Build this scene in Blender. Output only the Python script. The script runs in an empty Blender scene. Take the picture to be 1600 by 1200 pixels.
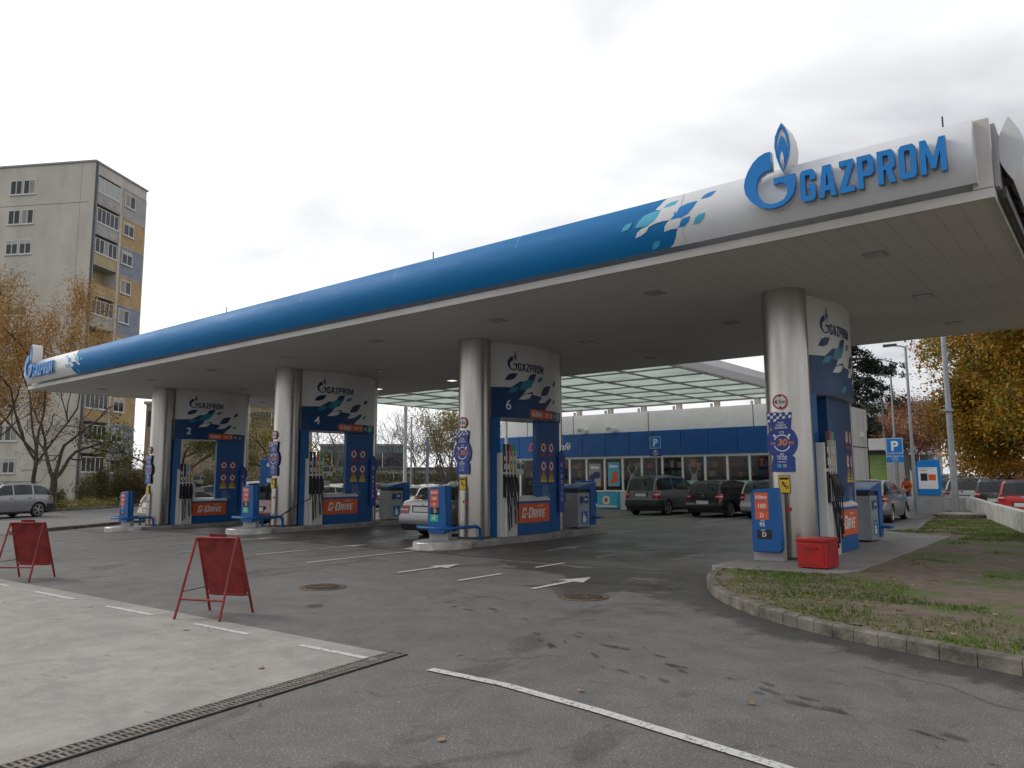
import bpy, bmesh, math, random
from mathutils import Vector, Matrix, noise
import numpy as np
R = math.radians
random.seed(7)
S = bpy.context.scene
COL = S.collection
# ------------------------------------------------------------------ camera
cd = bpy.data.cameras.new("camera"); cam = bpy.data.objects.new("camera", cd); COL.objects.link(cam)
cd.sensor_width = 36; cd.lens = 26.53; cd.clip_end = 3000; cd.clip_start = .05
cam.matrix_world = Matrix(((0.7775661, 0.0804014, 0.6236397, 0), (0.6287821, -0.0916893, -0.7721568, 0),
                           (-0.0049014, 0.9925364, -0.1218494, 1.65), (0, 0, 0, 1)))
S.camera = cam
# ------------------------------------------------------------------ world: overcast sky
SUN_EL, SUN_ROT = R(38), R(250)
w = bpy.data.worlds.new("World"); S.world = w; w.use_nodes = True
nt = w.node_tree; nt.nodes.clear(); N = nt.nodes.new; Lk = nt.links.new
out = N('ShaderNodeOutputWorld')
sky = N('ShaderNodeTexSky'); sky.sky_type = 'NISHITA'; sky.sun_disc = False
sky.sun_elevation = SUN_EL; sky.sun_rotation = SUN_ROT
bg1 = N('ShaderNodeBackground'); bg1.inputs[1].default_value = .08; Lk(sky.outputs[0], bg1.inputs[0])
tc = N('ShaderNodeTexCoord')
sep = N('ShaderNodeSeparateXYZ'); Lk(tc.outputs['Generated'], sep.inputs[0])
mz = N('ShaderNodeMath'); mz.operation = 'ADD'; mz.inputs[1].default_value = .22; Lk(sep.outputs[2], mz.inputs[0])
mzm = N('ShaderNodeMath'); mzm.operation = 'MAXIMUM'; mzm.inputs[1].default_value = .1; Lk(mz.outputs[0], mzm.inputs[0])
dv = N('ShaderNodeVectorMath'); dv.operation = 'DIVIDE'; Lk(tc.outputs['Generated'], dv.inputs[0])
cmb = N('ShaderNodeCombineXYZ'); Lk(mzm.outputs[0], cmb.inputs[0]); Lk(mzm.outputs[0], cmb.inputs[1]); cmb.inputs[2].default_value = 1
Lk(cmb.outputs[0], dv.inputs[1])
n1 = N('ShaderNodeTexNoise'); n1.inputs['Scale'].default_value = 1.35; n1.inputs['Detail'].default_value = 5; n1.inputs['Roughness'].default_value = .5
n1.inputs['Distortion'].default_value = .5
Lk(dv.outputs[0], n1.inputs['Vector'])
# brighter towards the veiled sun (left of the view), greyer away from it
dot = N('ShaderNodeVectorMath'); dot.operation = 'DOT_PRODUCT'; Lk(tc.outputs['Generated'], dot.inputs[0]); dot.inputs[1].default_value = (-.93, .10, .35)
mr = N('ShaderNodeMapRange'); Lk(dot.outputs['Value'], mr.inputs[0]); mr.inputs[1].default_value = .3; mr.inputs[2].default_value = 1.0
mr.inputs[3].default_value = 0; mr.inputs[4].default_value = .40
ad = N('ShaderNodeMath'); ad.operation = 'ADD'; Lk(n1.outputs[0], ad.inputs[0]); Lk(mr.outputs[0], ad.inputs[1])
rp = N('ShaderNodeValToRGB'); Lk(ad.outputs[0], rp.inputs[0])
e = rp.color_ramp.elements; e[0].position = .40; e[0].color = (.36, .37, .40, 1); e[1].position = .88; e[1].color = (.99, .99, .995, 1)
m_ = e.new(.52); m_.color = (.53, .54, .56, 1); m_ = e.new(.66); m_.color = (.70, .705, .72, 1)
bg2 = N('ShaderNodeBackground'); bg2.inputs[1].default_value = .97; Lk(rp.outputs[0], bg2.inputs[0])
mx = N('ShaderNodeMixShader'); mx.inputs[0].default_value = .96; Lk(bg1.outputs[0], mx.inputs[1]); Lk(bg2.outputs[0], mx.inputs[2]); Lk(mx.outputs[0], out.inputs[0])
# ------------------------------------------------------------------ sun behind cloud
sl = bpy.data.lights.new("sun", 'SUN'); sl.energy = .9; sl.angle = R(18); sl.color = (1, .95, .88)
so = bpy.data.objects.new("sun", sl); COL.objects.link(so)
sd = Vector((-.78, -.28, .62)).normalized(); so.rotation_euler = sd.to_track_quat('Z', 'Y').to_euler()
so.location = (0, 0, 40)
S.view_settings.view_transform = 'Standard'; S.view_settings.look = 'None'; S.view_settings.exposure = 0.5; S.view_settings.gamma = 1
# ------------------------------------------------------------------ helpers
def nodes(m):
    m.use_nodes = True; t = m.node_tree; return t, t.nodes['Principled BSDF']
def setp(b, col=None, rough=None, metal=None, spec=None, coat=None):
    if col is not None: b.inputs['Base Color'].default_value = (*col, 1)
    if rough is not None: b.inputs['Roughness'].default_value = rough
    if metal is not None: b.inputs['Metallic'].default_value = metal
    if spec is not None: b.inputs['Specular IOR Level'].default_value = spec
    if coat is not None: b.inputs['Coat Weight'].default_value = coat; b.inputs['Coat Roughness'].default_value = .06
MATS = {}
def mat(name, col, rough=.6, metal=0, var=.12, sc=3., bump=0, bsc=30., spec=.5, coat=0, stretch=None, rvar=.1, dirt=None):
    if name in MATS: return MATS[name]
    m = bpy.data.materials.new(name); t, b = nodes(m); setp(b, col, rough, metal, spec, coat)
    tc = t.nodes.new('ShaderNodeTexCoord'); mp = t.nodes.new('ShaderNodeMapping'); t.links.new(tc.outputs['Object'], mp.inputs[0])
    if stretch: mp.inputs['Scale'].default_value = stretch
    nz = t.nodes.new('ShaderNodeTexNoise'); nz.inputs['Scale'].default_value = sc; nz.inputs['Detail'].default_value = 6; nz.inputs['Roughness'].default_value = .62
    t.links.new(mp.outputs[0], nz.inputs['Vector'])
    if var:
        rp = t.nodes.new('ShaderNodeValToRGB'); t.links.new(nz.outputs[0], rp.inputs[0])
        rp.color_ramp.elements[0].position = .3; rp.color_ramp.elements[1].position = .7
        d = dirt or tuple(c*(1-2*var) for c in col)
        rp.color_ramp.elements[0].color = (*d, 1); rp.color_ramp.elements[1].color = (*[min(1, c*(1+var*.6)) for c in col], 1)
        t.links.new(rp.outputs[0], b.inputs['Base Color'])
    if rvar:
        r = t.nodes.new('ShaderNodeMapRange'); t.links.new(nz.outputs[0], r.inputs[0]); r.inputs[1].default_value = .3; r.inputs[2].default_value = .7
        r.inputs[3].default_value = min(1, rough+rvar); r.inputs[4].default_value = max(.02, rough-rvar*.6); t.links.new(r.outputs[0], b.inputs['Roughness'])
    if bump:
        n2 = t.nodes.new('ShaderNodeTexNoise'); n2.inputs['Scale'].default_value = bsc; n2.inputs['Detail'].default_value = 5
        t.links.new(mp.outputs[0], n2.inputs['Vector'])
        bp = t.nodes.new('ShaderNodeBump'); bp.inputs['Strength'].default_value = bump; bp.inputs['Distance'].default_value = .02
        t.links.new(n2.outputs[0], bp.inputs['Height']); t.links.new(bp.outputs[0], b.inputs['Normal'])
    MATS[name] = m; return m
def leafmat(name, cols, rough=.6, trans=.25):
    m = bpy.data.materials.new(name); t, b = nodes(m); setp(b, cols[0], rough, 0, .3)
    g = t.nodes.new('ShaderNodeNewGeometry'); rp = t.nodes.new('ShaderNodeValToRGB'); t.links.new(g.outputs['Random Per Island'], rp.inputs[0])
    rp.color_ramp.interpolation = 'LINEAR'
    el = rp.color_ramp.elements; n = len(cols)
    el[0].color = (*cols[0], 1); el[0].position = 0; el[1].color = (*cols[-1], 1); el[1].position = 1
    for i in range(1, n-1): x = el.new(i/(n-1)); x.color = (*cols[i], 1)
    # big clumps of hue
    tc = t.nodes.new('ShaderNodeTexCoord'); nz = t.nodes.new('ShaderNodeTexNoise'); nz.inputs['Scale'].default_value = .45; nz.inputs['Detail'].default_value = 3
    t.links.new(tc.outputs['Object'], nz.inputs['Vector'])
    r = t.nodes.new('ShaderNodeMapRange'); t.links.new(nz.outputs[0], r.inputs[0]); r.inputs[1].default_value = .35; r.inputs[2].default_value = .65; r.inputs[3].default_value = -.35; r.inputs[4].default_value = .35
    a = t.nodes.new('ShaderNodeMath'); a.operation = 'ADD'; a.use_clamp = True
    t.links.new(g.outputs['Random Per Island'], a.inputs[0]); t.links.new(r.outputs[0], a.inputs[1]); t.links.new(a.outputs[0], rp.inputs[0])
    t.links.new(rp.outputs[0], b.inputs['Base Color'])
    tr = t.nodes.new('ShaderNodeBsdfTranslucent'); t.links.new(rp.outputs[0], tr.inputs[0])
    mxs = t.nodes.new('ShaderNodeMixShader'); mxs.inputs[0].default_value = trans
    o = t.nodes['Material Output']; t.links.new(b.outputs[0], mxs.inputs[1]); t.links.new(tr.outputs[0], mxs.inputs[2]); t.links.new(mxs.outputs[0], o.inputs[0])
    return m
def gz(x):
    u = min(1, max(0, (-22-x)/8)); return -.28*u*u*(3-2*u)
def tag(o, label=None, cat=None, group=None, kind=None):
    if label: o['label'] = label
    if cat: o['category'] = cat
    if group: o['group'] = group
    if kind: o['kind'] = kind
    return o
def thing(name, loc, label, cat, rz=0, group=None):
    o = bpy.data.objects.new(name, None); COL.objects.link(o); o.location = loc; o.rotation_euler = (0, 0, rz); o.empty_display_size = .1
    return tag(o, label, cat, group)
class MB:
    def __init__(s): s.v = []; s.f = []; s.m = []
    def add(s, vs, fs, mi=0):
        o = len(s.v); s.v += [tuple(map(float, p)) for p in vs]; s.f += [tuple(i+o for i in f) for f in fs]; s.m += [mi]*len(fs); return s
    def box(s, x0, x1, y0, y1, z0, z1, mi=0, M=None):
        vs = [Vector((x, y, z)) for z in (z0, z1) for x, y in ((x0, y0), (x1, y0), (x1, y1), (x0, y1))]
        if M: vs = [M @ v for v in vs]
        return s.add(vs, [(0, 3, 2, 1), (4, 5, 6, 7), (0, 1, 5, 4), (1, 2, 6, 5), (2, 3, 7, 6), (3, 0, 4, 7)], mi)
    def prism(s, poly, a0, a1, axis='z', mi=0):
        # poly in the plane normal to axis
        def P(p, a): return (p[0], p[1], a) if axis == 'z' else ((a, p[0], p[1]) if axis == 'x' else (p[0], a, p[1]))
        n = len(poly); vs = [P(p, a0) for p in poly]+[P(p, a1) for p in poly]
        fs = [(i, (i+1) % n, n+(i+1) % n, n+i) for i in range(n)]+[tuple(range(n-1, -1, -1)), tuple(range(n, 2*n))]
        return s.add(vs, fs, mi)
    def tube(s, pts, r, n=10, mi=0, cap=True):
        pts = [Vector(p) for p in pts]; rs = r if isinstance(r, (list, tuple)) else [r]*len(pts)
        rings = []; prev = None
        for i, p in enumerate(pts):
            t = (pts[min(i+1, len(pts)-1)]-pts[max(i-1, 0)]).normalized()
            if prev is None:
                a = t.orthogonal().normalized()
            else:
                a = (prev-t*prev.dot(t)); a = a.normalized() if a.length > 1e-6 else t.orthogonal().normalized()
            prev = a; b = t.cross(a)
            rings.append([p+(a*math.cos(2*math.pi*k/n)+b*math.sin(2*math.pi*k/n))*rs[i] for k in range(n)])
        vs = [v for rg in rings for v in rg]
        fs = [(i*n+k, i*n+(k+1) % n, (i+1)*n+(k+1) % n, (i+1)*n+k) for i in range(len(pts)-1) for k in range(n)]
        if cap: fs += [tuple(range(n-1, -1, -1)), tuple(range((len(pts)-1)*n, len(pts)*n))]
        return s.add(vs, fs, mi)
    def cyl(s, c, r, z0, z1, n=24, mi=0, r1=None):
        return s.tube([(c[0], c[1], z0), (c[0], c[1], z1)], [r, r if r1 is None else r1], n, mi)
    def lathe(s, prof, axis='z', c=(0, 0, 0), n=24, mi=0, cap=False):
        vs = []
        for a, r in prof:
            for k in range(n):
                x, y = r*math.cos(2*math.pi*k/n), r*math.sin(2*math.pi*k/n)
                vs.append((c[0]+x, c[1]+y, c[2]+a) if axis == 'z' else (c[0]+x, c[1]+a, c[2]+y))
        fs = [(i*n+k, i*n+(k+1) % n, (i+1)*n+(k+1) % n, (i+1)*n+k) for i in range(len(prof)-1) for k in range(n)]
        if cap: fs += [tuple(range(n-1, -1, -1)), tuple(range((len(prof)-1)*n, len(prof)*n))]
        return s.add(vs, fs, mi)
    def mesh(s, name, mats, smooth=None, off=(0, 0, 0)):
        me = bpy.data.meshes.new(name)
        me.from_pydata([(x-off[0], y-off[1], z-off[2]) for x, y, z in s.v], [], s.f)
        for m in (mats if isinstance(mats, (list, tuple)) else [mats]): me.materials.append(m)
        me.polygons.foreach_set('material_index', s.m)
        bm = bmesh.new(); bm.from_mesh(me); bmesh.ops.recalc_face_normals(bm, faces=bm.faces); bm.to_mesh(me); bm.free()
        if smooth is not None:
            me.polygons.foreach_set('use_smooth', [True]*len(me.polygons)); me.set_sharp_from_angle(angle=R(smooth))
        me.update(); return me
    def build(s, name, mats, parent=None, smooth=None, world=False, bevel=0, loc=None, rot=None, noflip=False):
        off = tuple(parent.location) if (world and parent) else (0, 0, 0)
        me = s.mesh(name, mats, smooth, off)
        o = bpy.data.objects.new(name, me); COL.objects.link(o)
        if parent: o.parent = parent
        if loc: o.location = loc
        if rot: o.rotation_euler = rot
        if bevel:
            b = o.modifiers.new('b', 'BEVEL'); b.width = bevel; b.segments = 2; b.limit_method = 'ANGLE'; b.angle_limit = R(40)
            if smooth is None: me.polygons.foreach_set('use_smooth', [True]*len(me.polygons)); me.set_sharp_from_angle(angle=R(30))
        return o
def kids(o): return [c for c in bpy.data.objects if c.parent == o]
def copy_tree(o, parent=None):
    c = o.copy(); COL.objects.link(c)
    if parent: c.parent = parent
    for ch in kids(o): copy_tree(ch, c)
    return c
# --- flat text outlines -> (verts2d, faces)
_tc = {}
def txt2d(s, size=1, bold=0., align='CENTER', shear=0, sx=1):
    key = (s, bold, align, shear)
    if key not in _tc:
        cu = bpy.data.curves.new('t', 'FONT'); cu.body = s; cu.size = 1; cu.offset = bold; cu.align_x = align; cu.shear = shear; cu.resolution_u = 3
        cu.fill_mode = 'FRONT'
        ob = bpy.data.objects.new('t', cu); COL.objects.link(ob); bpy.context.view_layer.update()
        me = bpy.data.meshes.new_from_object(ob.evaluated_get(bpy.context.evaluated_depsgraph_get()))
        _tc[key] = ([(v.co.x, v.co.y) for v in me.vertices], [tuple(p.vertices) for p in me.polygons])
        bpy.data.objects.remove(ob); bpy.data.curves.remove(cu); bpy.data.meshes.remove(me)
    vs, fs = _tc[key]
    return [(x*size*sx, y*size) for x, y in vs], fs
# --- even-odd strip filling of 2d loops
def scanfill(loops, step=.05, vdiv=.15):
    us = sorted({round(p[0], 5) for l in loops for p in l}); full = [us[0]]
    for a, b in zip(us, us[1:]):
        n = max(1, int((b-a)/step)); full += [a+(b-a)*(k+1)/n for k in range(n)]
    segs = [(l[i], l[(i+1) % len(l)]) for l in loops for i in range(len(l))]
    vs, fs = [], []
    for a, b in zip(full, full[1:]):
        if b-a < 1e-6: continue
        m = (a+b)/2; hit = []
        for p, q in segs:
            if (p[0] <= m < q[0]) or (q[0] <= m < p[0]):
                f = lambda u: p[1]+(q[1]-p[1])*(u-p[0])/(q[0]-p[0])
                hit.append((f(m), f(a), f(b)))
        hit.sort()
        for k in range(0, len(hit)-1, 2):
            lo, hi = hit[k], hit[k+1]; n = max(1, int(math.ceil((hi[0]-lo[0])/vdiv)))
            for j in range(n):
                t0, t1 = j/n, (j+1)/n; o = len(vs)
                vs += [(a, lo[1]+(hi[1]-lo[1])*t0), (b, lo[2]+(hi[2]-lo[2])*t0), (b, lo[2]+(hi[2]-lo[2])*t1), (a, lo[1]+(hi[1]-lo[1])*t1)]
                fs.append((o, o+1, o+2, o+3))
    return vs, fs
class Decal:
    """painted sign work on a surface given by mapper(u, v, offset)"""
    def __init__(s, mapper, vd=.15): s.vd = vd; s.mp = mapper; s.b = MB(); s.mats = []
    def _m(s, m):
        if m not in s.mats: s.mats.append(m)
        return s.mats.index(m)
    def raw(s, vs, fs, m, off=.003): s.b.add([s.mp(u, v, off) for u, v in vs], fs, s._m(m)); return s
    def poly(s, loops, m, off=.003, step=.06):
        vs, fs = scanfill(loops, step, s.vd); return s.raw(vs, fs, m, off)
    def rect(s, u0, v0, u1, v1, m, off=.003): return s.poly([[(u0, v0), (u1, v0), (u1, v1), (u0, v1)]], m, off)
    def circ(s, u, v, r, m, off=.003, r2=None, n=28):
        lp = [[(u+r*math.cos(2*math.pi*(k+.5)/n), v+r*math.sin(2*math.pi*(k+.5)/n)) for k in range(n)]]
        if r2: lp.append([(u+r2*math.cos(2*math.pi*(k+.5)/n), v+r2*math.sin(2*math.pi*(k+.5)/n)) for k in range(n)])
        return s.poly(lp, m, off, .5)
    def line(s, p, q, w, m, off=.003):
        d = Vector((q[0]-p[0], q[1]-p[1])); n = Vector((-d.y, d.x)).normalized()*w/2
        return s.raw([(p[0]+n.x, p[1]+n.y), (p[0]-n.x, p[1]-n.y), (q[0]-n.x, q[1]-n.y), (q[0]+n.x, q[1]+n.y)], [(0, 1, 2, 3)], m, off)
    def text(s, t, u, v, size, m, off=.004, bold=.01, align='CENTER', shear=0, sx=1):
        vs, fs = txt2d(t, size, bold, align, shear, sx); return s.raw([(x+u, y+v) for x, y in vs], fs, m, off)
    def build(s, name, parent, **k):
        me = s.b; return me.build(name, s.mats, parent, **k)
def xf(loops, sx=1, sy=1, dx=0, dy=0, sh=0):
    return [[(x*sx+sh*y*sy+dx, y*sy+dy) for x, y in l] for l in loops]
# --- condensed block letters, unit height
def chamf(w, c=.12): return [(c, 0), (w-c, 0), (w, c), (w, 1-c), (w-c, 1), (c, 1), (0, 1-c), (0, c)]
T_ = .2
GLY = {
 'G': (.56, [[(.1, 0), (.46, 0), (.56, .1), (.56, .52), (.3, .52), (.3, .38), (.37, .38), (.37, .2), (.35, .17), (.22, .17), (.19, .2), (.19, .8), (.22, .83), (.35, .83), (.37, .8), (.37, .66), (.56, .66), (.56, .9), (.46, 1), (.1, 1), (0, .9), (0, .1)]]),
 'A': (.62, [[(0, 0), (.19, 0), (.22, .2), (.4, .2), (.43, 0), (.62, 0), (.46, 1), (.16, 1)], [(.25, .36), (.31, .8), (.37, .36)]]),
 'Z': (.52, [[(0, 0), (.52, 0), (.52, .17), (.22, .17), (.52, .84), (.52, 1), (.02, 1), (.02, .83), (.3, .83), (0, .16)]]),
 'P': (.56, [[(0, 0), (.19, 0), (.19, .36), (.46, .36), (.56, .46), (.56, .9), (.46, 1), (0, 1)], [(.19, .52), (.19, .84), (.34, .84), (.37, .8), (.37, .56), (.34, .52)]]),
 'R': (.58, [[(0, 0), (.19, 0), (.19, .4), (.27, .4), (.38, 0), (.58, 0), (.46, .4), (.57, .48), (.57, .9), (.47, 1), (0, 1)], [(.19, .54), (.19, .84), (.34, .84), (.37, .8), (.37, .58), (.34, .54)]]),
 'O': (.56, [[(.1, 0), (.46, 0), (.56, .1), (.56, .9), (.46, 1), (.1, 1), (0, .9), (0, .1)], [(.22, .17), (.19, .2), (.19, .8), (.22, .83), (.34, .83), (.37, .8), (.37, .2), (.34, .17)]]),
 'M': (.8, [[(0, 0), (.18, 0), (.18, .62), (.33, .12), (.47, .12), (.62, .62), (.62, 0), (.8, 0), (.8, 1), (.6, 1), (.4, .42), (.2, 1), (0, 1)]]),
 'D': (.6, [[(0, 0), (.48, 0), (.6, .12), (.6, .88), (.48, 1), (0, 1)], [(.19, .17), (.19, .83), (.37, .83), (.41, .78), (.41, .22), (.37, .17)]]),
 'I': (.19, [[(0, 0), (.19, 0), (.19, 1), (0, 1)]]),
 'V': (.58, [[(.2, 0), (.38, 0), (.58, 1), (.39, 1), (.29, .38), (.19, 1), (0, 1)]]),
 'E': (.46, [[(0, 0), (.46, 0), (.46, .17), (.19, .17), (.19, .42), (.42, .42), (.42, .58), (.19, .58), (.19, .83), (.46, .83), (.46, 1), (0, 1)]]),
 '-': (.28, [[(0, .42), (.28, .42), (.28, .6), (0, .6)]]),
}
def word(s, h, gap=.1, shear=0, small=None):
    """loops of each letter, left aligned at 0,0; returns (list of loops per letter, total width)"""
    x = 0; res = []
    for i, c in enumerate(s):
        k = h if (small is None or i in small[1]) else h*small[0]
        wd, lp = GLY[c]; res.append(xf(lp, k, k, x, 0, shear)); x += (wd+gap)*k
    return res, x-gap*h
def solid(loops_list, depth, name, m, parent, O, X, Y, Z, bev=0):
    """extruded lettering: loops in plane (X,Y) from origin O, thickness depth along Z"""
    cu = bpy.data.curves.new('c', 'CURVE'); cu.dimensions = '2D'; cu.fill_mode = 'BOTH'; cu.extrude = depth/2
    if bev: cu.bevel_depth = bev
    for lp in loops_list:
        sp = cu.splines.new('POLY'); sp.points.add(len(lp)-1)
        for p, q in zip(sp.points, lp): p.co = (q[0], q[1], 0, 1)
        sp.use_cyclic_u = True
    ob = bpy.data.objects.new('c', cu); COL.objects.link(ob); bpy.context.view_layer.update()
    me = bpy.data.meshes.new_from_object(ob.evaluated_get(bpy.context.evaluated_depsgraph_get()))
    bpy.data.objects.remove(ob); bpy.data.curves.remove(cu)
    X, Y, Z = Vector(X), Vector(Y), Vector(Z); O = Vector(O)
    for v in me.vertices: v.co = O+X*v.co.x+Y*v.co.y+Z*v.co.z
    me.materials.clear(); me.materials.append(m); me.name = name
    o = bpy.data.objects.new(name, me); COL.objects.link(o)
    if parent: o.parent = parent
    return o
# flame logo traced, unit: metres in x,z about the big sign
LG = [(-3.62, 6.28), (-3.7, 6.28), (-3.79, 6.25), (-3.88, 6.18), (-3.96, 6.07), (-4.01, 5.96), (-4.03, 5.85), (-4.01, 5.73), (-3.94, 5.61), (-3.85, 5.52), (-3.74, 5.46), (-3.61, 5.43), (-3.48, 5.45), (-3.38, 5.51), (-3.32, 5.59), (-3.29, 5.7), (-3.29, 5.87), (-3.59, 5.87), (-3.59, 5.77), (-3.52, 5.79), (-3.44, 5.77), (-3.4, 5.69), (-3.41, 5.6), (-3.46, 5.53), (-3.55, 5.5), (-3.65, 5.5), (-3.75, 5.55), (-3.82, 5.65), (-3.85, 5.76), (-3.84, 5.87), (-3.79, 5.96), (-3.71, 6.0), (-3.62, 6.01)]
LF1 = [(-3.45, 6.66), (-3.5, 6.58), (-3.545, 6.48), (-3.56, 6.33), (-3.54, 6.18), (-3.5, 6.04), (-3.455, 5.93), (-3.4, 6.04), (-3.36, 6.15), (-3.34, 6.3), (-3.36, 6.46), (-3.4, 6.58)]
LF2 = [(-3.45, 6.6), (-3.5, 6.5), (-3.525, 6.4), (-3.53, 6.3), (-3.51, 6.12), (-3.455, 5.97), (-3.39, 6.13), (-3.37, 6.29), (-3.385, 6.43), (-3.41, 6.51)]
LF3 = [(-3.45, 6.48), (-3.49, 6.4), (-3.515, 6.28), (-3.505, 6.14), (-3.485, 6.04), (-3.47, 6.16), (-3.45, 6.24), (-3.43, 6.16), (-3.42, 6.04), (-3.4, 6.12), (-3.385, 6.28), (-3.41, 6.4)]
def logo2d(x, y, s):
    f = lambda l: [((a+4.03)*s+x, (b-5.43)*s+y) for a, b in l]
    res = [f(LG), f(LF1), f(LF2), f(LF3)]
    ws, wd = word('GAZPROM', .45*s, .12)
    return res, [[(a+x+.82*s, b+y+.03*s) for a, b in l] for gl in ws for l in gl]
# ------------------------------------------------------------------ materials
M = {}
M['white'] = mat('white_panel', (.72, .71, .69), .35, var=.05, sc=1.2)
M['fascia_white'] = mat('fascia_white', (.70, .71, .73), .3, var=.05, sc=.8, stretch=(1, 1, .3))
M['fascia_blue'] = mat('fascia_blue', (.0, .17, .44), .6, var=.07, sc=1., spec=.3, stretch=(.4, 1, 3))
M['blue'] = mat('station_blue', (.001, .10, .33), .42, var=.06, sc=1.5)
M['dblue'] = mat('deep_blue', (.001, .05, .17), .45, var=.06, sc=1.5)
M['logo'] = mat('logo_blue', (.0, .20, .58), .3, var=.03)
M['cyan'] = mat('cyan', (.05, .42, .62), .4, var=.03)
M['teal'] = mat('teal', (.01, .24, .33), .4, var=.03)
M['navy'] = mat('navy', (.005, .03, .12), .4, var=.03)
M['promo'] = mat('promo_blue', (.02, .055, .30), .4, var=.06, sc=6)
M['orange'] = mat('orange', (.72, .12, .03), .45, var=.05)
M['text'] = mat('text_white', (.78, .78, .78), .5, var=0)
M['otext'] = mat('text_orange', (.8, .25, .05), .5, var=0)
M['black'] = mat('black_plastic', (.015, .015, .016), .45, var=.1)
M['rubber'] = mat('rubber', (.02, .02, .02), .7, var=.15, sc=20)
M['green'] = mat('green_label', (.02, .45, .25), .45, var=0)
M['yellow'] = mat('yellow_sign', (.8, .52, .02), .45, var=.04)
M['signred'] = mat('sign_red', (.55, .02, .02), .4, var=0)
M['steel'] = mat('brushed_steel', (.56, .53, .49), .27, metal=.95, var=.08, sc=1.2, stretch=(2, 2, .25), rvar=.07)
M['galv'] = mat('galvanised', (.33, .35, .37), .5, metal=.4, var=.1, sc=2)
M['grey'] = mat('grey_paint', (.36, .36, .36), .5, var=.08)
M['dgrey'] = mat('dark_grey', (.07, .07, .072), .6, var=.12)
M['redbox'] = mat('red_paint', (.42, .012, .012), .38, var=.18, sc=4)
M['redboard'] = mat('red_board', (.28, .024, .02), .55, var=.3, sc=5)
M['conc'] = mat('concrete', (.34, .32, .29), .85, var=.2, sc=2.5, bump=.3, bsc=40)
M['kerb'] = mat('kerb_stone', (.20, .185, .155), .9, var=.36, sc=3, bump=.6, bsc=25)
M['kerbwhite'] = mat('kerb_white', (.55, .53, .5), .8, var=.25, sc=4, bump=.3)
M['paint'] = None
M['soffit'] = None
M['bark'] = mat('bark', (.075, .06, .05), .9, var=.3, sc=8, bump=.6, bsc=12, stretch=(1, 1, .3))
M['plaster'] = mat('plaster', (.62, .585, .53), .9, var=.10, sc=.5, bump=.1, stretch=(1, 1, .35))
M['glassdark'] = mat('window_glass', (.035, .04, .045), .06, var=.2, sc=.6, spec=.7, rvar=0)
M['wframe'] = mat('window_frame', (.68, .68, .67), .5, var=.06)
def asphalt(name, base, stain, wet, warm=(1, 1, 1), smooth=False):
    m = bpy.data.materials.new(name); t, b = nodes(m); n = t.nodes; l = t.links
    tc = n.new('ShaderNodeTexCoord')
    def nz(sc, det=5, rough=.6, st=(1, 1, 1), dist=0):
        mp = n.new('ShaderNodeMapping'); mp.inputs['Scale'].default_value = st; l.new(tc.outputs['Object'], mp.inputs[0])
        x = n.new('ShaderNodeTexNoise'); x.inputs['Scale'].default_value = sc; x.inputs['Detail'].default_value = det; x.inputs['Roughness'].default_value = rough
        x.inputs['Distortion'].default_value = dist; l.new(mp.outputs[0], x.inputs['Vector']); return x.outputs[0]
    def ramp(src, p0, p1, c0, c1):
        r = n.new('ShaderNodeValToRGB'); l.new(src, r.inputs[0]); r.color_ramp.elements[0].position = p0; r.color_ramp.elements[1].position = p1
        r.color_ramp.elements[0].color = (*c0, 1) if len(c0) == 3 else c0; r.color_ramp.elements[1].color = (*c1, 1); return r.outputs[0]
    def mul(a, c, f=1):
        x = n.new('ShaderNodeMix'); x.data_type = 'RGBA'; x.blend_type = 'MULTIPLY'; x.inputs[0].default_value = f
        l.new(a, x.inputs[6]); l.new(c, x.inputs[7]); return x.outputs[2]
    big = ramp(nz(.22, 4), .32, .7, tuple(base*.88*w for w in warm), tuple(base*1.1*w for w in warm))
    spk = ramp(nz(75, 3, .85), .34, .68, *(((.85,)*3, (1.12,)*3) if smooth else ((.50, .50, .50), (1.55, 1.53, 1.48))))
    med = ramp(nz(2.2, 8, .74, (1, 1, 1), .4), .38, .6, (.80, .80, .81), (1.06, 1.06, 1.06))
    pebb = ramp(nz(55, 1, .5), .63, .68, (1, 1, 1), (1.1,)*3 if smooth else (2.0, 1.96, 1.9))
    st1 = ramp(nz(.9, 7, .68, (1, .45, 1), .8), stain-.03, stain+.02, (1, 1, 1), (.62, .61, .6))
    st2 = ramp(nz(4.5, 3, .6, (.5, 1.6, 1), .5), .665, .69, (1, 1, 1), (.68, .67, .66))
    col = mul(mul(mul(mul(mul(big, spk), med), st1, .8), st2, .8), pebb)
    l.new(col, b.inputs['Base Color'])
    rr = n.new('ShaderNodeMapRange'); l.new(nz(.7, 5), rr.inputs[0]); rr.inputs[1].default_value = .35; rr.inputs[2].default_value = .65
    rr.inputs[3].default_value = wet; rr.inputs[4].default_value = min(1, wet+.3); l.new(rr.outputs[0], b.inputs['Roughness'])
    bp = n.new('ShaderNodeBump'); bp.inputs['Strength'].default_value = .5; bp.inputs['Distance'].default_value = .006
    l.new(nz(160, 3, .7), bp.inputs['Height']); l.new(bp.outputs[0], b.inputs['Normal'])
    return m
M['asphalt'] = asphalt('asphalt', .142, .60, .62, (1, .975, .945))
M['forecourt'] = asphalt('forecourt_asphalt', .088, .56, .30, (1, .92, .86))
M['road'] = asphalt('road_asphalt', .17, .66, .7)
M['lot'] = asphalt('lot_asphalt', .12, .6, .6)
M['pad'] = asphalt('concrete_pad', .34, .68, .75, (1, .95, .87), smooth=True)
M['slab'] = asphalt('slab', .25, .63, .7, (1, .97, .93))
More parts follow.
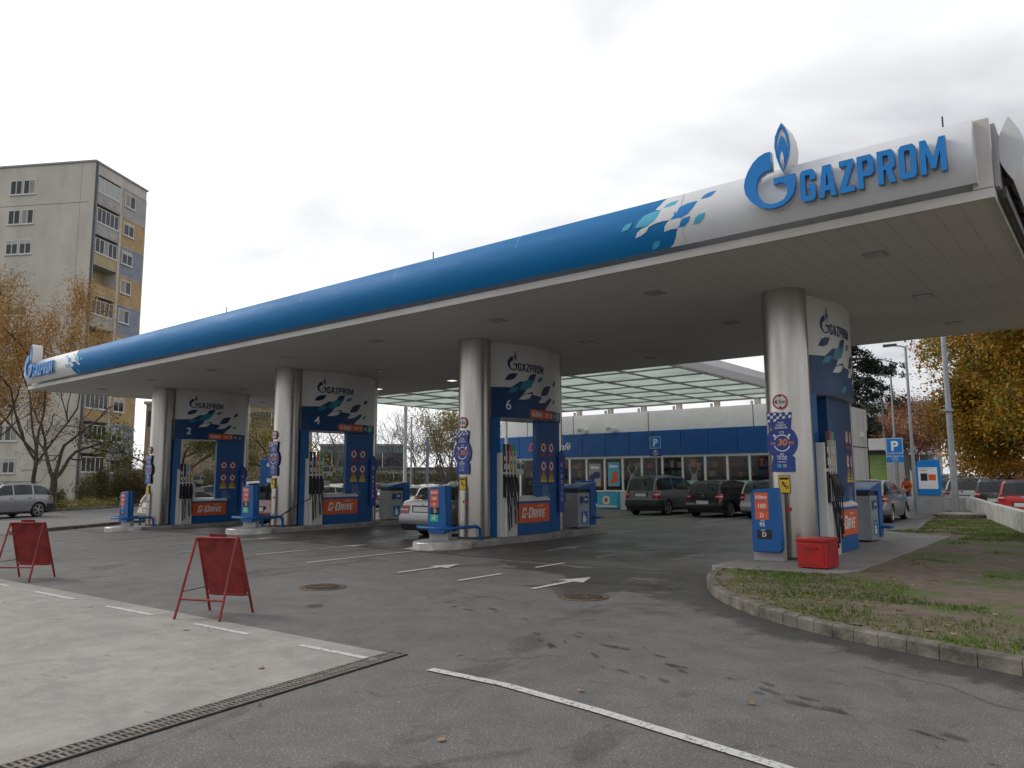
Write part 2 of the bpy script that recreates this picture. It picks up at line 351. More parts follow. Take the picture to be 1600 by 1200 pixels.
def paintmat(name, c, wear):
    m = bpy.data.materials.new(name); t, b = nodes(m); n = t.nodes; l = t.links
    tc = n.new('ShaderNodeTexCoord'); x = n.new('ShaderNodeTexNoise'); x.inputs['Scale'].default_value = 28; x.inputs['Detail'].default_value = 6; x.inputs['Roughness'].default_value = .75
    l.new(tc.outputs['Object'], x.inputs['Vector']); r = n.new('ShaderNodeValToRGB'); l.new(x.outputs[0], r.inputs[0])
    r.color_ramp.elements[0].position = wear-.04; r.color_ramp.elements[0].color = (.13, .13, .125, 1); r.color_ramp.elements[1].position = wear+.05; r.color_ramp.elements[1].color = (*c, 1)
    l.new(r.outputs[0], b.inputs['Base Color']); b.inputs['Roughness'].default_value = .8; return m
M['paint'] = paintmat('road_paint', (.55, .55, .53), .42)
M['paint2'] = paintmat('road_paint_worn', (.45, .44, .42), .44)
# soffit with panel joints
def soffitmat():
    m = bpy.data.materials.new('soffit_panels'); t, b = nodes(m); n = t.nodes; l = t.links
    tc = n.new('ShaderNodeTexCoord'); sp = n.new('ShaderNodeSeparateXYZ'); l.new(tc.outputs['Object'], sp.inputs[0])
    a = n.new('ShaderNodeMath'); a.operation = 'MULTIPLY'; a.inputs[1].default_value = 1/.3; l.new(sp.outputs[0], a.inputs[0])
    f = n.new('ShaderNodeMath'); f.operation = 'FRACT'; l.new(a.outputs[0], f.inputs[0])
    r = n.new('ShaderNodeValToRGB'); l.new(f.outputs[0], r.inputs[0]); r.color_ramp.elements[0].position = .0; r.color_ramp.elements[0].color = (.34, .33, .32, 1)
    r.color_ramp.elements[1].position = .045; r.color_ramp.elements[1].color = (.66, .64, .62, 1)
    x = n.new('ShaderNodeTexNoise'); x.inputs['Scale'].default_value = .6; x.inputs['Detail'].default_value = 5; l.new(tc.outputs['Object'], x.inputs['Vector'])
    r2 = n.new('ShaderNodeValToRGB'); l.new(x.outputs[0], r2.inputs[0]); r2.color_ramp.elements[0].color = (.82, .81, .8, 1); r2.color_ramp.elements[1].color = (1.08, 1.08, 1.08, 1)
    mm = n.new('ShaderNodeMix'); mm.data_type = 'RGBA'; mm.blend_type = 'MULTIPLY'; mm.inputs[0].default_value = 1; l.new(r.outputs[0], mm.inputs[6]); l.new(r2.outputs[0], mm.inputs[7])
    l.new(mm.outputs[2], b.inputs['Base Color']); b.inputs['Roughness'].default_value = .55; b.inputs['Specular IOR Level'].default_value = .3
    return m
M['soffit'] = soffitmat()
def glassmat(name, tint=(.9, .95, .95), mixv=.75):
    m = bpy.data.materials.new(name); t, b = nodes(m); n = t.nodes; l = t.links
    setp(b, (.02, .025, .03), .04, 0, .8); tr = n.new('ShaderNodeBsdfTransparent'); tr.inputs[0].default_value = (*tint, 1)
    mx = n.new('ShaderNodeMixShader'); mx.inputs[0].default_value = mixv; l.new(b.outputs[0], mx.inputs[1]); l.new(tr.outputs[0], mx.inputs[2]); l.new(mx.outputs[0], n['Material Output'].inputs[0]); return m
M['shopglass'] = glassmat('shop_glass')
M['carglass'] = glassmat('car_glass', (.55, .6, .58), .35)
def frosted():
    m = bpy.data.materials.new('frosted_glass'); t, b = nodes(m); n = t.nodes; l = t.links
    setp(b, (.55, .62, .57), .35, 0, .3); tr = n.new('ShaderNodeBsdfTranslucent'); tr.inputs[0].default_value = (.52, .60, .53, 1)
    tc = n.new('ShaderNodeTexCoord'); x = n.new('ShaderNodeTexNoise'); x.inputs['Scale'].default_value = .8; x.inputs['Detail'].default_value = 5; l.new(tc.outputs['Object'], x.inputs['Vector'])
    r = n.new('ShaderNodeValToRGB'); l.new(x.outputs[0], r.inputs[0]); r.color_ramp.elements[0].position = .3; r.color_ramp.elements[0].color = (.72, .78, .73, 1); r.color_ramp.elements[1].position = .7; r.color_ramp.elements[1].color = (.90, .95, .91, 1)
    l.new(r.outputs[0], tr.inputs[0])
    mx = n.new('ShaderNodeMixShader'); mx.inputs[0].default_value = .7; l.new(b.outputs[0], mx.inputs[1]); l.new(tr.outputs[0], mx.inputs[2]); l.new(mx.outputs[0], n['Material Output'].inputs[0]); return m
M['frost'] = frosted()
# ------------------------------------------------------------------ ground
def sheet(name, x0, x1, y0, y1, m, dz, step=1., kind='structure'):
    xs = np.arange(x0, x1+1e-6, (x1-x0)/max(1, round((x1-x0)/step))); ys = [y0, y1]
    b = MB(); vs = [(x, y, gz(x)+dz) for x in xs for y in ys]
    b.add(vs, [(2*i, 2*i+2, 2*i+3, 2*i+1) for i in range(len(xs)-1)])
    return tag(b.build(name, m), kind=kind)
g = MB(); xs = [-1500, -300, -80]+[-60+k for k in range(0, 61)]+[10, 60, 300, 1500]; ys = [-1000, -40, 0, 20, 40, 60, 300, 2000]
vs = [(x, y, gz(x)) for x in xs for y in ys]; ny = len(ys)
g.add(vs, [(i*ny+j, (i+1)*ny+j, (i+1)*ny+j+1, i*ny+j+1) for i in range(len(xs)-1) for j in range(ny-1)])
tag(g.build('ground', M['asphalt']), kind='structure')
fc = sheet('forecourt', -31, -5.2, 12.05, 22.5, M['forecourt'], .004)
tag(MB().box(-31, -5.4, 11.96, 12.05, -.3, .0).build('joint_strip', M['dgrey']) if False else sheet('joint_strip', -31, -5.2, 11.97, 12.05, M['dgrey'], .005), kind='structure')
def flatpoly(name, poly, m, dz, kind='structure', parent=None):
    b = MB(); b.add([(x, y, gz(x)+dz) for x, y in poly], [tuple(range(len(poly)))]); o = b.build(name, m, parent)
    if kind: tag(o, kind=kind)
    return o
# wet dark asphalt along the kerb
flatpoly('concrete_pad', [(-5.42, 5.0), (-5.08, 1.9), (-4.2, -6), (-60, -6), (-60, 3.2), (-22, 4.42), (-14.7, 4.64), (-9.2, 4.86)], M['pad'], .006)
# irregular stains: damp strip along the kerb, drips and old patches
def fademat(name, col, rough):
    m = bpy.data.materials.new(name); t, b = nodes(m); n = t.nodes; l = t.links; setp(b, col, rough)
    at = n.new('ShaderNodeAttribute'); at.attribute_name = 'wear'; tc = n.new('ShaderNodeTexCoord')
    x = n.new('ShaderNodeTexNoise'); x.inputs['Scale'].default_value = 5; x.inputs['Detail'].default_value = 8; x.inputs['Roughness'].default_value = .75; l.new(tc.outputs['Object'], x.inputs['Vector'])
    a = n.new('ShaderNodeMath'); a.operation = 'MULTIPLY_ADD'; l.new(x.outputs[0], a.inputs[0]); a.inputs[1].default_value = 1.5; l.new(at.outputs['Fac'], a.inputs[2])
    r = n.new('ShaderNodeMapRange'); r.interpolation_type = 'SMOOTHSTEP'; l.new(a.outputs[0], r.inputs[0]); r.inputs[1].default_value = 1.0; r.inputs[2].default_value = 1.35; r.inputs[3].default_value = 0; r.inputs[4].default_value = .5
    y = n.new('ShaderNodeTexNoise'); y.inputs['Scale'].default_value = 75; y.inputs['Detail'].default_value = 3; y.inputs['Roughness'].default_value = .85; l.new(tc.outputs['Object'], y.inputs['Vector'])
    c = n.new('ShaderNodeValToRGB'); l.new(y.outputs[0], c.inputs[0]); c.color_ramp.elements[0].position = .34; c.color_ramp.elements[1].position = .7; c.color_ramp.elements[0].color = (*[v*.6 for v in col], 1); c.color_ramp.elements[1].color = (*[v*1.5 for v in col], 1); l.new(c.outputs[0], b.inputs['Base Color'])
    tr = n.new('ShaderNodeBsdfTransparent'); mx = n.new('ShaderNodeMixShader'); l.new(r.outputs[0], mx.inputs[0]); l.new(tr.outputs[0], mx.inputs[1]); l.new(b.outputs[0], mx.inputs[2]); l.new(mx.outputs[0], n['Material Output'].inputs[0]); return m
M['damp'] = fademat('damp_asphalt', (.062, .060, .057), .45); M['stain'] = fademat('oil_stained_asphalt', (.07, .068, .066), .45); M['patch'] = fademat('patched_asphalt', (.10, .097, .093), .6)
def blob(name, x, y, rx, ry, rot, seed, m, dz, n=26, rough=.35):
    P = []
    for k in range(n):
        a = 2*math.pi*k/n; q = 1+rough*noise.noise((math.cos(a)*1.3+seed, math.sin(a)*1.3, seed))+rough*.6*noise.noise((math.cos(a)*4+seed, math.sin(a)*4, seed*2)); u, v = rx*q*math.cos(a), ry*q*math.sin(a)
        P.append((x+u*math.cos(rot)-v*math.sin(rot), y+u*math.sin(rot)+v*math.cos(rot)))
    vs = [(x, y, gz(x)+dz)]; wr = [1.0]
    for f, a_ in ((.5, .8), (.8, .45), (1.05, -.1), (1.3, -.6)):
        for p in P: vs.append((x+(p[0]-x)*f, y+(p[1]-y)*f, gz(x)+dz)); wr.append(a_)
    fs = [(0, 1+k, 1+(k+1) % n) for k in range(n)]+[(1+r_*n+k, 1+(r_+1)*n+k, 1+(r_+1)*n+(k+1) % n, 1+r_*n+(k+1) % n) for r_ in range(3) for k in range(n)]
    return wearobj(name, vs, fs, wr, m)
def wearobj(name, vs, fs, wr, m):
    me = bpy.data.meshes.new(name); me.from_pydata(vs, [], fs); me.materials.append(m); at = me.attributes.new('wear', 'FLOAT', 'POINT'); at.data.foreach_set('value', wr)
    o = bpy.data.objects.new(name, me); COL.objects.link(o); return tag(o, kind='structure')
# painted markings : quads along a line
def stripe(p, q, w0, name='road_marking', m=None, dz=.01, w1=None, n=1):
    p, q = Vector(p), Vector(q); d = (q-p).normalized(); nn = Vector((-d.y, d.x)); w1 = w1 or w0
    b = MB()
    for k in range(n):
        a, c = p+(q-p)*k/n, p+(q-p)*(k+1)/n; wa, wc = w0+(w1-w0)*k/n, w0+(w1-w0)*(k+1)/n
        P = [a-nn*wa/2, c-nn*wc/2, c+nn*wc/2, a+nn*wa/2]; b.add([(v.x, v.y, gz(v.x)+dz) for v in P], [(0, 1, 2, 3)])
    return tag(b.build(name, m or M['paint']), kind='structure')
for a, b_ in ((6.49, 5.42), (8.41, 7.36), (10.44, 9.3), (12.6, 11.4), (14.8, 13.6), (17, 15.8), (19.2, 18)):
    stripe((-a, 4.72-(a-5.5)*.04), (-b_, 4.73-(b_-5.5)*.04), .075)
pts = [(-4.8, 4.80), (-4.0, 4.82), (-2.99, 4.70), (-1.68, 4.47), (0, 4.1), (3, 3.1)]
for p, q in zip(pts, pts[1:]): stripe(p, q, .095)
for x, y0, y1 in ((-8.43, 9.05, 10.13), (-8.5, 11.18, 12.12), (-8.56, 13.3, 14.2), (-8.58, 15.34, 16.3), (-8.62, 17.4, 18.3), (-8.62, 19.5, 20.4), (-12.55, 9.15, 12.3), (-14.72, 9.44, 10.75), (-16.6, 8.6, 9.7), (-16.62, 11.3, 12.2), (-20.5, 9.0, 11.3), (-18.7, 9.3, 10.6), (-21.9, 8.4, 9.2), (-24.6, 9.0, 12.0), (-22.9, 7.9, 9.0), (-26.4, 9.2, 11.5), (-10.9, 22.4, 24.0), (-13.2, 21.6, 23.2), (-8.6, 22, 23), (-16.65, 14, 15), (-16.65, 17, 18)):
    stripe((x, y0), (x, y1), .09, m=M['paint2'] if y0 > 13 or x < -15 else M['paint'])
for x, y0, y1, mm in ((-9.97, 9.15, 10.75, 'paint'), (-6.95, 9.05, 10.65, 'paint'), (-10.18, 13.8, 15.15, 'paint2'), (-7.07, 13.75, 15.2, 'paint2'), (-10.26, 18.6, 20.0, 'paint2'), (-7.3, 18.8, 20.2, 'paint2'), (-14.7, 11.0, 12.5, 'paint2'), (-18.5, 11.2, 12.5, 'paint2')):
    stripe((x, y0), (x, y1-.55), .10, 'arrow_marking', M[mm])
    flatpoly('arrow_marking', [(x-.24, y1-.6), (x+.24, y1-.6), (x, y1)], M[mm], .011)
for k in range(6):
    stripe((-22.2+k*2.55, 25.2), (-22.2+k*2.55, 30.2), .1, m=M['paint2'], dz=.008)
flatpoly('island_nose_marking', [(-13.1, 12.15), (-12.2, 12.15), (-12.2, 12.6), (-13.3, 12.6)], M['paint2'], .012)
# cut gutter grate
gr = thing('drain_grate', (-5.28, 3.42, .004), 'long iron drain grate along the edge of the pale concrete pad', 'grate', rz=.113)
b = MB(); L0 = -3.4
b.box(-.10, -.085, -6, 1.62, .0, .012); b.box(.085, .10, -6, 1.62, .0, .012); b.box(-.012, .012, -6, 1.62, .0, .012)
y = -6
while y < 1.6: b.box(-.085, -.012, y, y+.02, .0, .011); b.box(.012, .085, y, y+.02, .0, .011); y += .042
b.build('bars', mat('grate_iron', (.22, .195, .17), .8, metal=.0, var=.3, sc=12), gr)
MB().box(-.11, .11, -6, 1.64, -.002, .0055).build('channel', mat('grate_dark', (.02, .018, .016), .9), gr)
# manholes
for x, y, r, lab in ((-9.6, 7.3, .36, 'round rusty manhole cover in the asphalt near the red board'), (-5.95, 8.9, .36, 'round slotted drain cover in the asphalt before the grass kerb')):
    r = .29; t = thing('manhole_cover', (x, y, 0), lab, 'manhole cover')
    b = MB(); b.lathe([(.004, r+.07), (.012, r+.06), (.012, r+.01), (.004, r)], n=36); b.build('rim', mat('cast_iron', (.15, .115, .085), .7, metal=.3, var=.3, sc=20), t)
    b = MB(); b.lathe([(.009, r), (.011, .001)], n=36); b.build('lid', mat('iron_lid', (.13, .10, .075), .7, var=.3, sc=15), t)
    b = MB()
    for k in range(-5, 6):
        hw = math.sqrt(max(0, (r-.04)**2-(k*.06)**2)); b.box(k*.06-.015, k*.06+.015, -hw, hw, .0115, .022)
    b.build('ribs', MATS['cast_iron'], t)
# main street at left
RD = Vector((-.5, .866)); RN = Vector((-.866, -.5))
def rp(s, n): v = Vector((-31.5, 11.5))+RD*s+RN*n; return (v.x, v.y)
b = MB(); b.add([(*rp(s_, n_), -.27) for s_, n_ in ((-9, 0), (160, 0), (160, 12.2), (-9, 12.2))], [(0, 1, 2, 3)]); tag(b.build('road', M['road']), kind='structure')
for n0 in (6.2,): stripe(rp(-5, n0), rp(120, n0), .13, dz=.016, m=M['paint2'])
for n0 in (3.1, 9.3):
    for k in range(0, 20): stripe(rp(k*6, n0), rp(k*6+2.5, n0), .12, dz=.016, m=M['paint2'])
def kerbline(name, pts, w, h, m, z0=0, inward=1, seg=1.0):
    """kerb stones with joints along a polyline, w to the left of the run"""
    b = MB(); P = [Vector(p) for p in pts]; out = []
    for p, q in zip(P, P[1:]):
        n = max(1, round((q-p).length/seg))
        for k in range(n): out.append(p+(q-p)*k/n)
    out.append(P[-1])
    def nrm(i):
        a = out[max(i-1, 0)]; c = out[min(i+1, len(out)-1)]; d = (c-a).normalized(); return Vector((-d.y, d.x))*inward
    for i in range(len(out)-1):
        a, c = out[i], out[i+1]; d = (c-a).normalized()*.004; na, nc = nrm(i), nrm(i+1); hh = h+random.uniform(-.006, .006)
        bl = [a+d, c-d, c-d+nc*w, a+d+na*w]; za = gz(a.x)
        vs = [(v.x, v.y, za+z0-.05) for v in bl]+[(v.x, v.y, za+z0+hh-.02) for v in bl]
        tp = [a+d+na*.025, c-d+nc*.025, c-d+nc*(w-.01), a+d+na*(w-.01)]; vs += [(v.x, v.y, za+z0+hh) for v in tp]
        b.add(vs, [(3, 2, 1, 0), (0, 1, 5, 4), (1, 2, 6, 5), (2, 3, 7, 6), (3, 0, 4, 7), (4, 5, 9, 8), (5, 6, 10, 9), (6, 7, 11, 10), (7, 4, 8, 11), (8, 9, 10, 11)])
    return tag(b.build(name, m), kind='structure')
kerbline('street_kerb', [rp(-2, -.15), rp(60, -.15)], .15, .13, M['kerb'])
kerbline('far_kerb', [rp(-15, 12.2), rp(90, 12.2)], .15, .13, M['kerb'])
M['grass'] = None
def grassmat(name, g1, g2, d1, d2, thr, sc=.5):
    m = bpy.data.materials.new(name); t, b = nodes(m); n = t.nodes; l = t.links
    tc = n.new('ShaderNodeTexCoord')
    def nz(s, d=6, r=.65):
        x = n.new('ShaderNodeTexNoise'); x.inputs['Scale'].default_value = s; x.inputs['Detail'].default_value = d; x.inputs['Roughness'].default_value = r; l.new(tc.outputs['Object'], x.inputs['Vector']); return x.outputs[0]
    def ramp(src, p0, p1, c0, c1):
        r = n.new('ShaderNodeValToRGB'); l.new(src, r.inputs[0]); r.color_ramp.elements[0].position = p0; r.color_ramp.elements[1].position = p1
        r.color_ramp.elements[0].color = (*c0, 1); r.color_ramp.elements[1].color = (*c1, 1); return r.outputs[0]
    G = ramp(nz(14), .35, .65, g1, g2); D = ramp(nz(5), .35, .65, d1, d2); F = ramp(nz(sc, 8, .7), thr-.03, thr+.04, (0, 0, 0), (1, 1, 1))
    mx = n.new('ShaderNodeMix'); mx.data_type = 'RGBA'; l.new(F, mx.inputs[0]); l.new(D, mx.inputs[6]); l.new(G, mx.inputs[7]); l.new(mx.outputs[2], b.inputs['Base Color'])
    b.inputs['Roughness'].default_value = .95; bp = n.new('ShaderNodeBump'); bp.inputs['Strength'].default_value = .8; bp.inputs['Distance'].default_value = .03; l.new(nz(40), bp.inputs['Height']); l.new(bp.outputs[0], b.inputs['Normal'])
    return m
M['dirt'] = grassmat('dirt_and_grass', (.07, .11, .025), (.13, .17, .04), (.145, .11, .085), (.21, .165, .13), .53)
M['lawn'] = grassmat('lawn', (.06, .08, .02), (.13, .13, .035), (.13, .11, .07), (.2, .17, .1), .42)
far = [rp(-90, 12.35), rp(200, 12.35), (-400, 400), (-900, 200), (-900, -100)]
b = MB(); b.add([(x, y, -.16) for x, y in far], [tuple(range(5))]); tag(b.build('verge', M['lawn']), kind='structure')
b = MB(); b.add([(*rp(-60, 16.0), -.15), (*rp(120, 16.0), -.15), (*rp(120, 18.2), -.15), (*rp(-60, 18.2), -.15)], [(0, 1, 2, 3)]); tag(b.build('pavement', M['slab']), kind='structure')
# grass island at right
kp = [(2.6, 6.9), (.8, 7.12), (-.79, 7.62), (-1.99, 8.05), (-2.9, 8.48), (-3.65, 9.02), (-4.35, 9.75), (-4.9, 10.6), (-5.25, 11.4), (-5.45, 12.2)]
def smooth_pts(p, n=4):
    o = []
    for i in range(len(p)-1):
        a, b_, c, d = Vector(p[max(i-1, 0)]), Vector(p[i]), Vector(p[i+1]), Vector(p[min(i+2, len(p)-1)])
        for k in range(n):
            t = k/n; o.append(.5*((2*b_)+(c-a)*t+(2*a-5*b_+4*c-d)*t*t+(3*b_-a-3*c+d)*t**3))
    o.append(Vector(p[-1])); return o
ks = smooth_pts(kp, 4)
kerbline('grass_kerb', [tuple(v) for v in ks], .14, .14, M['kerb'], inward=-1, seg=1.15)
wet_o = []
for i_, v in enumerate(ks):
    a_ = ks[max(i_-1, 0)]; c_ = ks[min(i_+1, len(ks)-1)]; t_ = (c_-a_).normalized(); n_ = Vector((-t_.y, t_.x)); wd = .62+.5*noise.noise((i_*.35, 3, 1))+.28*noise.noise((i_*1.3, 7, 1))+(.45 if i_ > 24 else 0); wet_o.append(v+n_*wd)
n_ = len(ks); vs = []; wr = []
for f, a_ in ((0, .9), (.5, .6), (1.0, .2), (1.5, -.6)):
    for a, c in zip(ks, wet_o): v = a+(c-a)*f; vs.append((v.x, v.y, .0072)); wr.append(a_)
wearobj('damp_strip', vs, [(r_*n_+k, r_*n_+k+1, (r_+1)*n_+k+1, (r_+1)*n_+k) for r_ in range(3) for k in range(n_-1)], wr, M['damp'])
blob('damp_patch', -7.3, 11.1, 2.3, .75, R(-8), 4.2, M['damp'], .0064, 60, .8); blob('damp_patch', -6.1, 9.9, 1.1, .8, R(30), 9.1, M['damp'], .0068, 50, .9)
rs_ = random.Random(21)
PTH = [[(-6.68, 7.3), (-5.3, 7.05), (-4.0, 6.65), (-3.1, 6.2)], [(-3.1, 6.2), (-2.1, 5.8), (-1.4, 5.7), (-.6, 5.3)], [(-4.9, 6.6), (-4.2, 6.1), (-2.9, 5.4)]]
for pp in PTH:
    for (xa, ya), (xb, yb) in zip(pp, pp[1:]):
        for k_ in range(5):
            t_ = rs_.random(); L_ = rs_.uniform(.03, .17); blob('oil_stain', xa+(xb-xa)*t_+rs_.gauss(0, .09), ya+(yb-ya)*t_+rs_.gauss(0, .09), L_, L_*rs_.uniform(.2, .45), math.atan2(yb-ya, xb-xa)+rs_.gauss(0, .15), rs_.uniform(0, 90), M['stain'], .0076+.0004*(k_ % 3), 14, .7)
rc_ = random.Random(77)
for (xa, ya), (xb, yb) in (((-4.78, 5.19), (-4.3, 5.75)), ((-7.9, 8.2), (-6.2, 8.0)), ((-1.9, 7.2), (.4, 6.0))):
    n_ = 24; vs = []; wr = []
    for k_ in range(n_+1):
        t_ = k_/n_; px, py = xa+(xb-xa)*t_, ya+(yb-ya)*t_; o_ = .10*noise.noise((t_*5+xa, xa, 0))+.03*noise.noise((t_*22, xa, 2)); d_ = Vector((xb-xa, yb-ya)).normalized(); nx_, ny_ = -d_.y, d_.x
        for q_ in (-.009, .009): vs.append((px+nx_*(o_+q_), py+ny_*(o_+q_), .0079)); wr.append(.75)
    wearobj('asphalt_crack', vs, [(2*k_, 2*k_+1, 2*k_+3, 2*k_+2) for k_ in range(n_)], wr, M['stain'])
blob('oil_stain', -8.3, 6.2, .16, .14, 0, 3, M['stain'], .008); blob('oil_stain', -2.55, 3.25, .10, .09, 0, 5, M['stain'], .008)
blob('asphalt_patch', -2.5, 3.0, 1.5, .7, R(20), 11, M['patch'], .006, 40, .6)

def inset(ks, d):
    o = []
    for i, v in enumerate(ks):
        a = ks[max(i-1, 0)]; c = ks[min(i+1, len(ks)-1)]; t = (c-a).normalized(); o.append(v+Vector((t.y, -t.x))*d)
    return o
ins = inset(ks, .12)
gp = [(v.x, v.y) for v in ins]+[(-5.25, 13), (-5.25, 22.5), (-4.6, 24.0), (-5.7, 33.5), (-5.6, 38), (14, 38), (14, 6.2), (4, 6.5)]
# earth bed as a relief grid
from mathutils.geometry import tessellate_polygon
def inpoly(x, y, P):
    c = False; n = len(P)
    for i in range(n):
        x1, y1 = P[i]; x2, y2 = P[(i+1) % n]
        if (y1 > y) != (y2 > y) and x < (x2-x1)*(y-y1)/(y2-y1)+x1: c = not c
    return c
def bedz(x, y):
    d = 1e9
    for v in ins: d = min(d, (v.x-x)**2+(v.y-y)**2)
    d = math.sqrt(d)
    return .132+.05*(1-math.exp(-d/1.2))*0+.02*noise.noise((x*1.3, y*1.3, 0))+.012*noise.noise((x*5, y*5, 3))*min(1, d*3)
b = MB(); st = .2; idx = {}
X0, Y0 = -6, 6.2
b2v = []; fcs = []
def vid(i, j):
    if (i, j) not in idx:
        x, y = X0+i*st, Y0+j*st; idx[(i, j)] = len(b2v); b2v.append((x, y, bedz(x, y)))
    return idx[(i, j)]
for i in range(0, 60):
    for j in range(0, 160):
        cx, cy = X0+(i+.5)*st, Y0+(j+.5)*st
        if inpoly(cx, cy, gp): fcs.append((vid(i, j), vid(i+1, j), vid(i+1, j+1), vid(i, j+1)))
b.add(b2v, fcs); tag(b.build('grass_ground', M['dirt'], smooth=180), kind='structure')
b = MB(); b.add([(x, y, .118) for x, y in gp], [tuple(range(len(gp)))]); tag(b.build('earth_bed', M['dirt']), kind='structure')
# blades of grass as one stuff object, in patches
def grass_tufts(name, n, region, hmin, hmax, cols, dens, seed, label, z):
    rnd = random.Random(seed); vs = []; fs = []
    while n > 0:
        x, y = rnd.uniform(*region[0]), rnd.uniform(*region[1])
        if not inpoly(x, y, region[2]): continue
        p = noise.noise((x*.9, y*.9, 5))+.5*noise.noise((x*3, y*3, 1))+dens(x, y)
        n -= 1
        if p < .0 or rnd.random() > .35+p*1.6: continue
        for q in range(3):
            a = rnd.uniform(0, 6.3); h = rnd.uniform(hmin, hmax); w_ = .006; dx, dy = math.cos(a), math.sin(a); lx, ly = rnd.uniform(-.6, .6)*h, rnd.uniform(-.6, .6)*h
            ox, oy = x+rnd.uniform(-.02, .02), y+rnd.uniform(-.02, .02); z0 = z(ox, oy)-.01; o = len(vs)
            vs += [(ox-dx*w_, oy-dy*w_, z0), (ox+dx*w_, oy+dy*w_, z0), (ox+lx, oy+ly, z0+h)]; fs.append((o, o+1, o+2))
    me = bpy.data.meshes.new(name); me.from_pydata(vs, [], fs); me.materials.append(leafmat(name+'_m', cols, .7, .3))
    o = bpy.data.objects.new(name, me); COL.objects.link(o); return tag(o, label, 'grass', kind='stuff')
slabx = lambda x, y: (x < -3.2 and 12.5 < y < 22.3)
def dens(x, y):
    if slabx(x, y): return -9
    d = min((v.x-x)**2+(v.y-y)**2 for v in ins[::2])**.5
    a = .55-abs(d-.7)*.40 if d < 3 else -.45
    if y > 20.5: a = .5 if x < 3 else .2
    if 17 < y <= 20.5: a = -.35
    return a
grass_tufts('grass', 120000, ((-5.9, 7), (6.6, 30), gp), .015, .06, [(.05, .09, .015), (.10, .17, .025), (.17, .24, .04), (.17, .17, .06)], dens, 3, 'patchy green grass along the kerb of the bare earth bed', lambda x, y: .135)
# pump apron slab on the right island
b = MB(); b.prism([(-5.55, 12.2), (-5.3, 12.05), (-3.55, 12.35), (-3.4, 12.9), (-3.45, 21.2), (-5.2, 22.3), (-5.6, 22.0)], .0, .158); tag(b.build('pump_apron', M['slab'], bevel=.01), kind='structure')
kerbline('parking_kerb', [(-4.6, 22.6), (-5.3, 28), (-5.8, 34)], .12, .15, M['kerb'], inward=-1)
# fallen leaves: countable few
lm = leafmat('fallen_leaf', [(.2, .12, .05), (.32, .2, .08), (.42, .3, .16), (.12, .07, .03)])
rnd = random.Random(11); vs = []; fs = []
for k in range(378):
    if k < 360: x, y = rnd.uniform(-5, 4), rnd.uniform(7.3, 19)
    else: x, y = rnd.uniform(-9, 2), rnd.uniform(1.6, 8)
    on = inpoly(x, y, gp) and not slabx(x, y); z = (bedz(x, y)+.012) if on else .012
    if not on and k < 360: continue
    if slabx(x, y): z = .17
    a = rnd.uniform(0, 6.3); s_ = rnd.uniform(.02, .05); o = len(vs); t = rnd.uniform(0, .02)
    for q in range(5): vs.append((x+s_*math.cos(a+q*1.257)*rnd.uniform(.6, 1.1), y+s_*math.sin(a+q*1.257)*rnd.uniform(.6, 1.1), z+(t if q % 2 else 0)))
    fs.append(tuple(range(o, o+5)))
me = bpy.data.meshes.new('leaf_litter'); me.from_pydata(vs, [], fs); me.materials.append(lm)
tag(COL.objects.link(bpy.data.objects.new('leaf_litter', me)) or bpy.data.objects['leaf_litter'], 'brown fallen leaves scattered over earth bed and asphalt', 'leaves', kind='stuff')
# ------------------------------------------------------------------ canopy
ZS = 5.1; XR, XL = -1.0, -32.95; YF, YB = 10.85, 21.25
can = thing('station_canopy', (-17, 16, 0), 'long blue and white station canopy with GAZPROM lettering on its curved fascia', 'canopy')
MB().box(XL+.02, XR-.02, YF+.02, YB-.02, ZS, ZS+.02).build('soffit', M['soffit'], can, world=True)
b = MB(); b.box(XL+.05, XR-.05, YF+.3, YB-.05, ZS+.025, 5.95); b.build('roof', M['white'], can, world=True)
b = MB(); b.box(XL, XR, YF-.02, YF+.06, ZS-.015, ZS+.115); b.box(XL, XL+.06, YF+.06, YB, ZS-.015, ZS+.13); b.box(XR-.06, XR, YF+.06, YB, ZS-.015, ZS+.13); b.box(XL, XR, YB, YB+.06, ZS-.015, ZS+.13)
b.build('edge_trim', mat('trim_white', (.58, .55, .51), .5, var=.1, sc=2, stretch=(.3, 1, 1)), can, world=True, bevel=.004)
b = MB(); b.box(XL+.05, XR-.03, YF+.1, YF+.3, ZS+.03, 5.98); b.build('fascia_backing', M['grey'], can, world=True)
b = MB(); b.box(-1.22, XR, YF-.035, YF+.05, ZS+.118, 6.12); b.build('corner_panel', M['trim'] if 'trim' in M else MATS['trim_white'], can, world=True, bevel=.004)
# curved front fascia
FX0, FX1 = -32.55, -1.16; ZB, ZT = 5.27, 6.10
def fy(z):
    t = (z-ZB)/(ZT-ZB); return YF-.14-.17*(1-(2*t-1)**2)
NZ = 36
def fasc(x0, x1, m, name):
    b = MB(); n = max(1, round((x1-x0)/3.2)); vs = []; fs = []
    for i in range(n):
        a, c = x0+(x1-x0)*i/n, x0+(x1-x0)*(i+1)/n; g = .0012
        o = len(vs)
        for k in range(NZ+1):
            z = ZB+(ZT-ZB)*k/NZ; vs += [(a+g, fy(z), z), (c-g, fy(z), z)]
        fs += [(o+2*k, o+2*k+1, o+2*k+3, o+2*k+2) for k in range(NZ)]
        # returns
    b.add(vs, fs)
    o = b.build(name, m, can, smooth=60, world=True); return o
SW = -5.12; SWL = -28.28
fasc(SW, FX1, M['fascia_white'], 'white_fascia'); fasc(SWL, SW, M['fascia_blue'], 'blue_fascia'); fasc(FX0, SWL, M['fascia_white'], 'white_fascia')
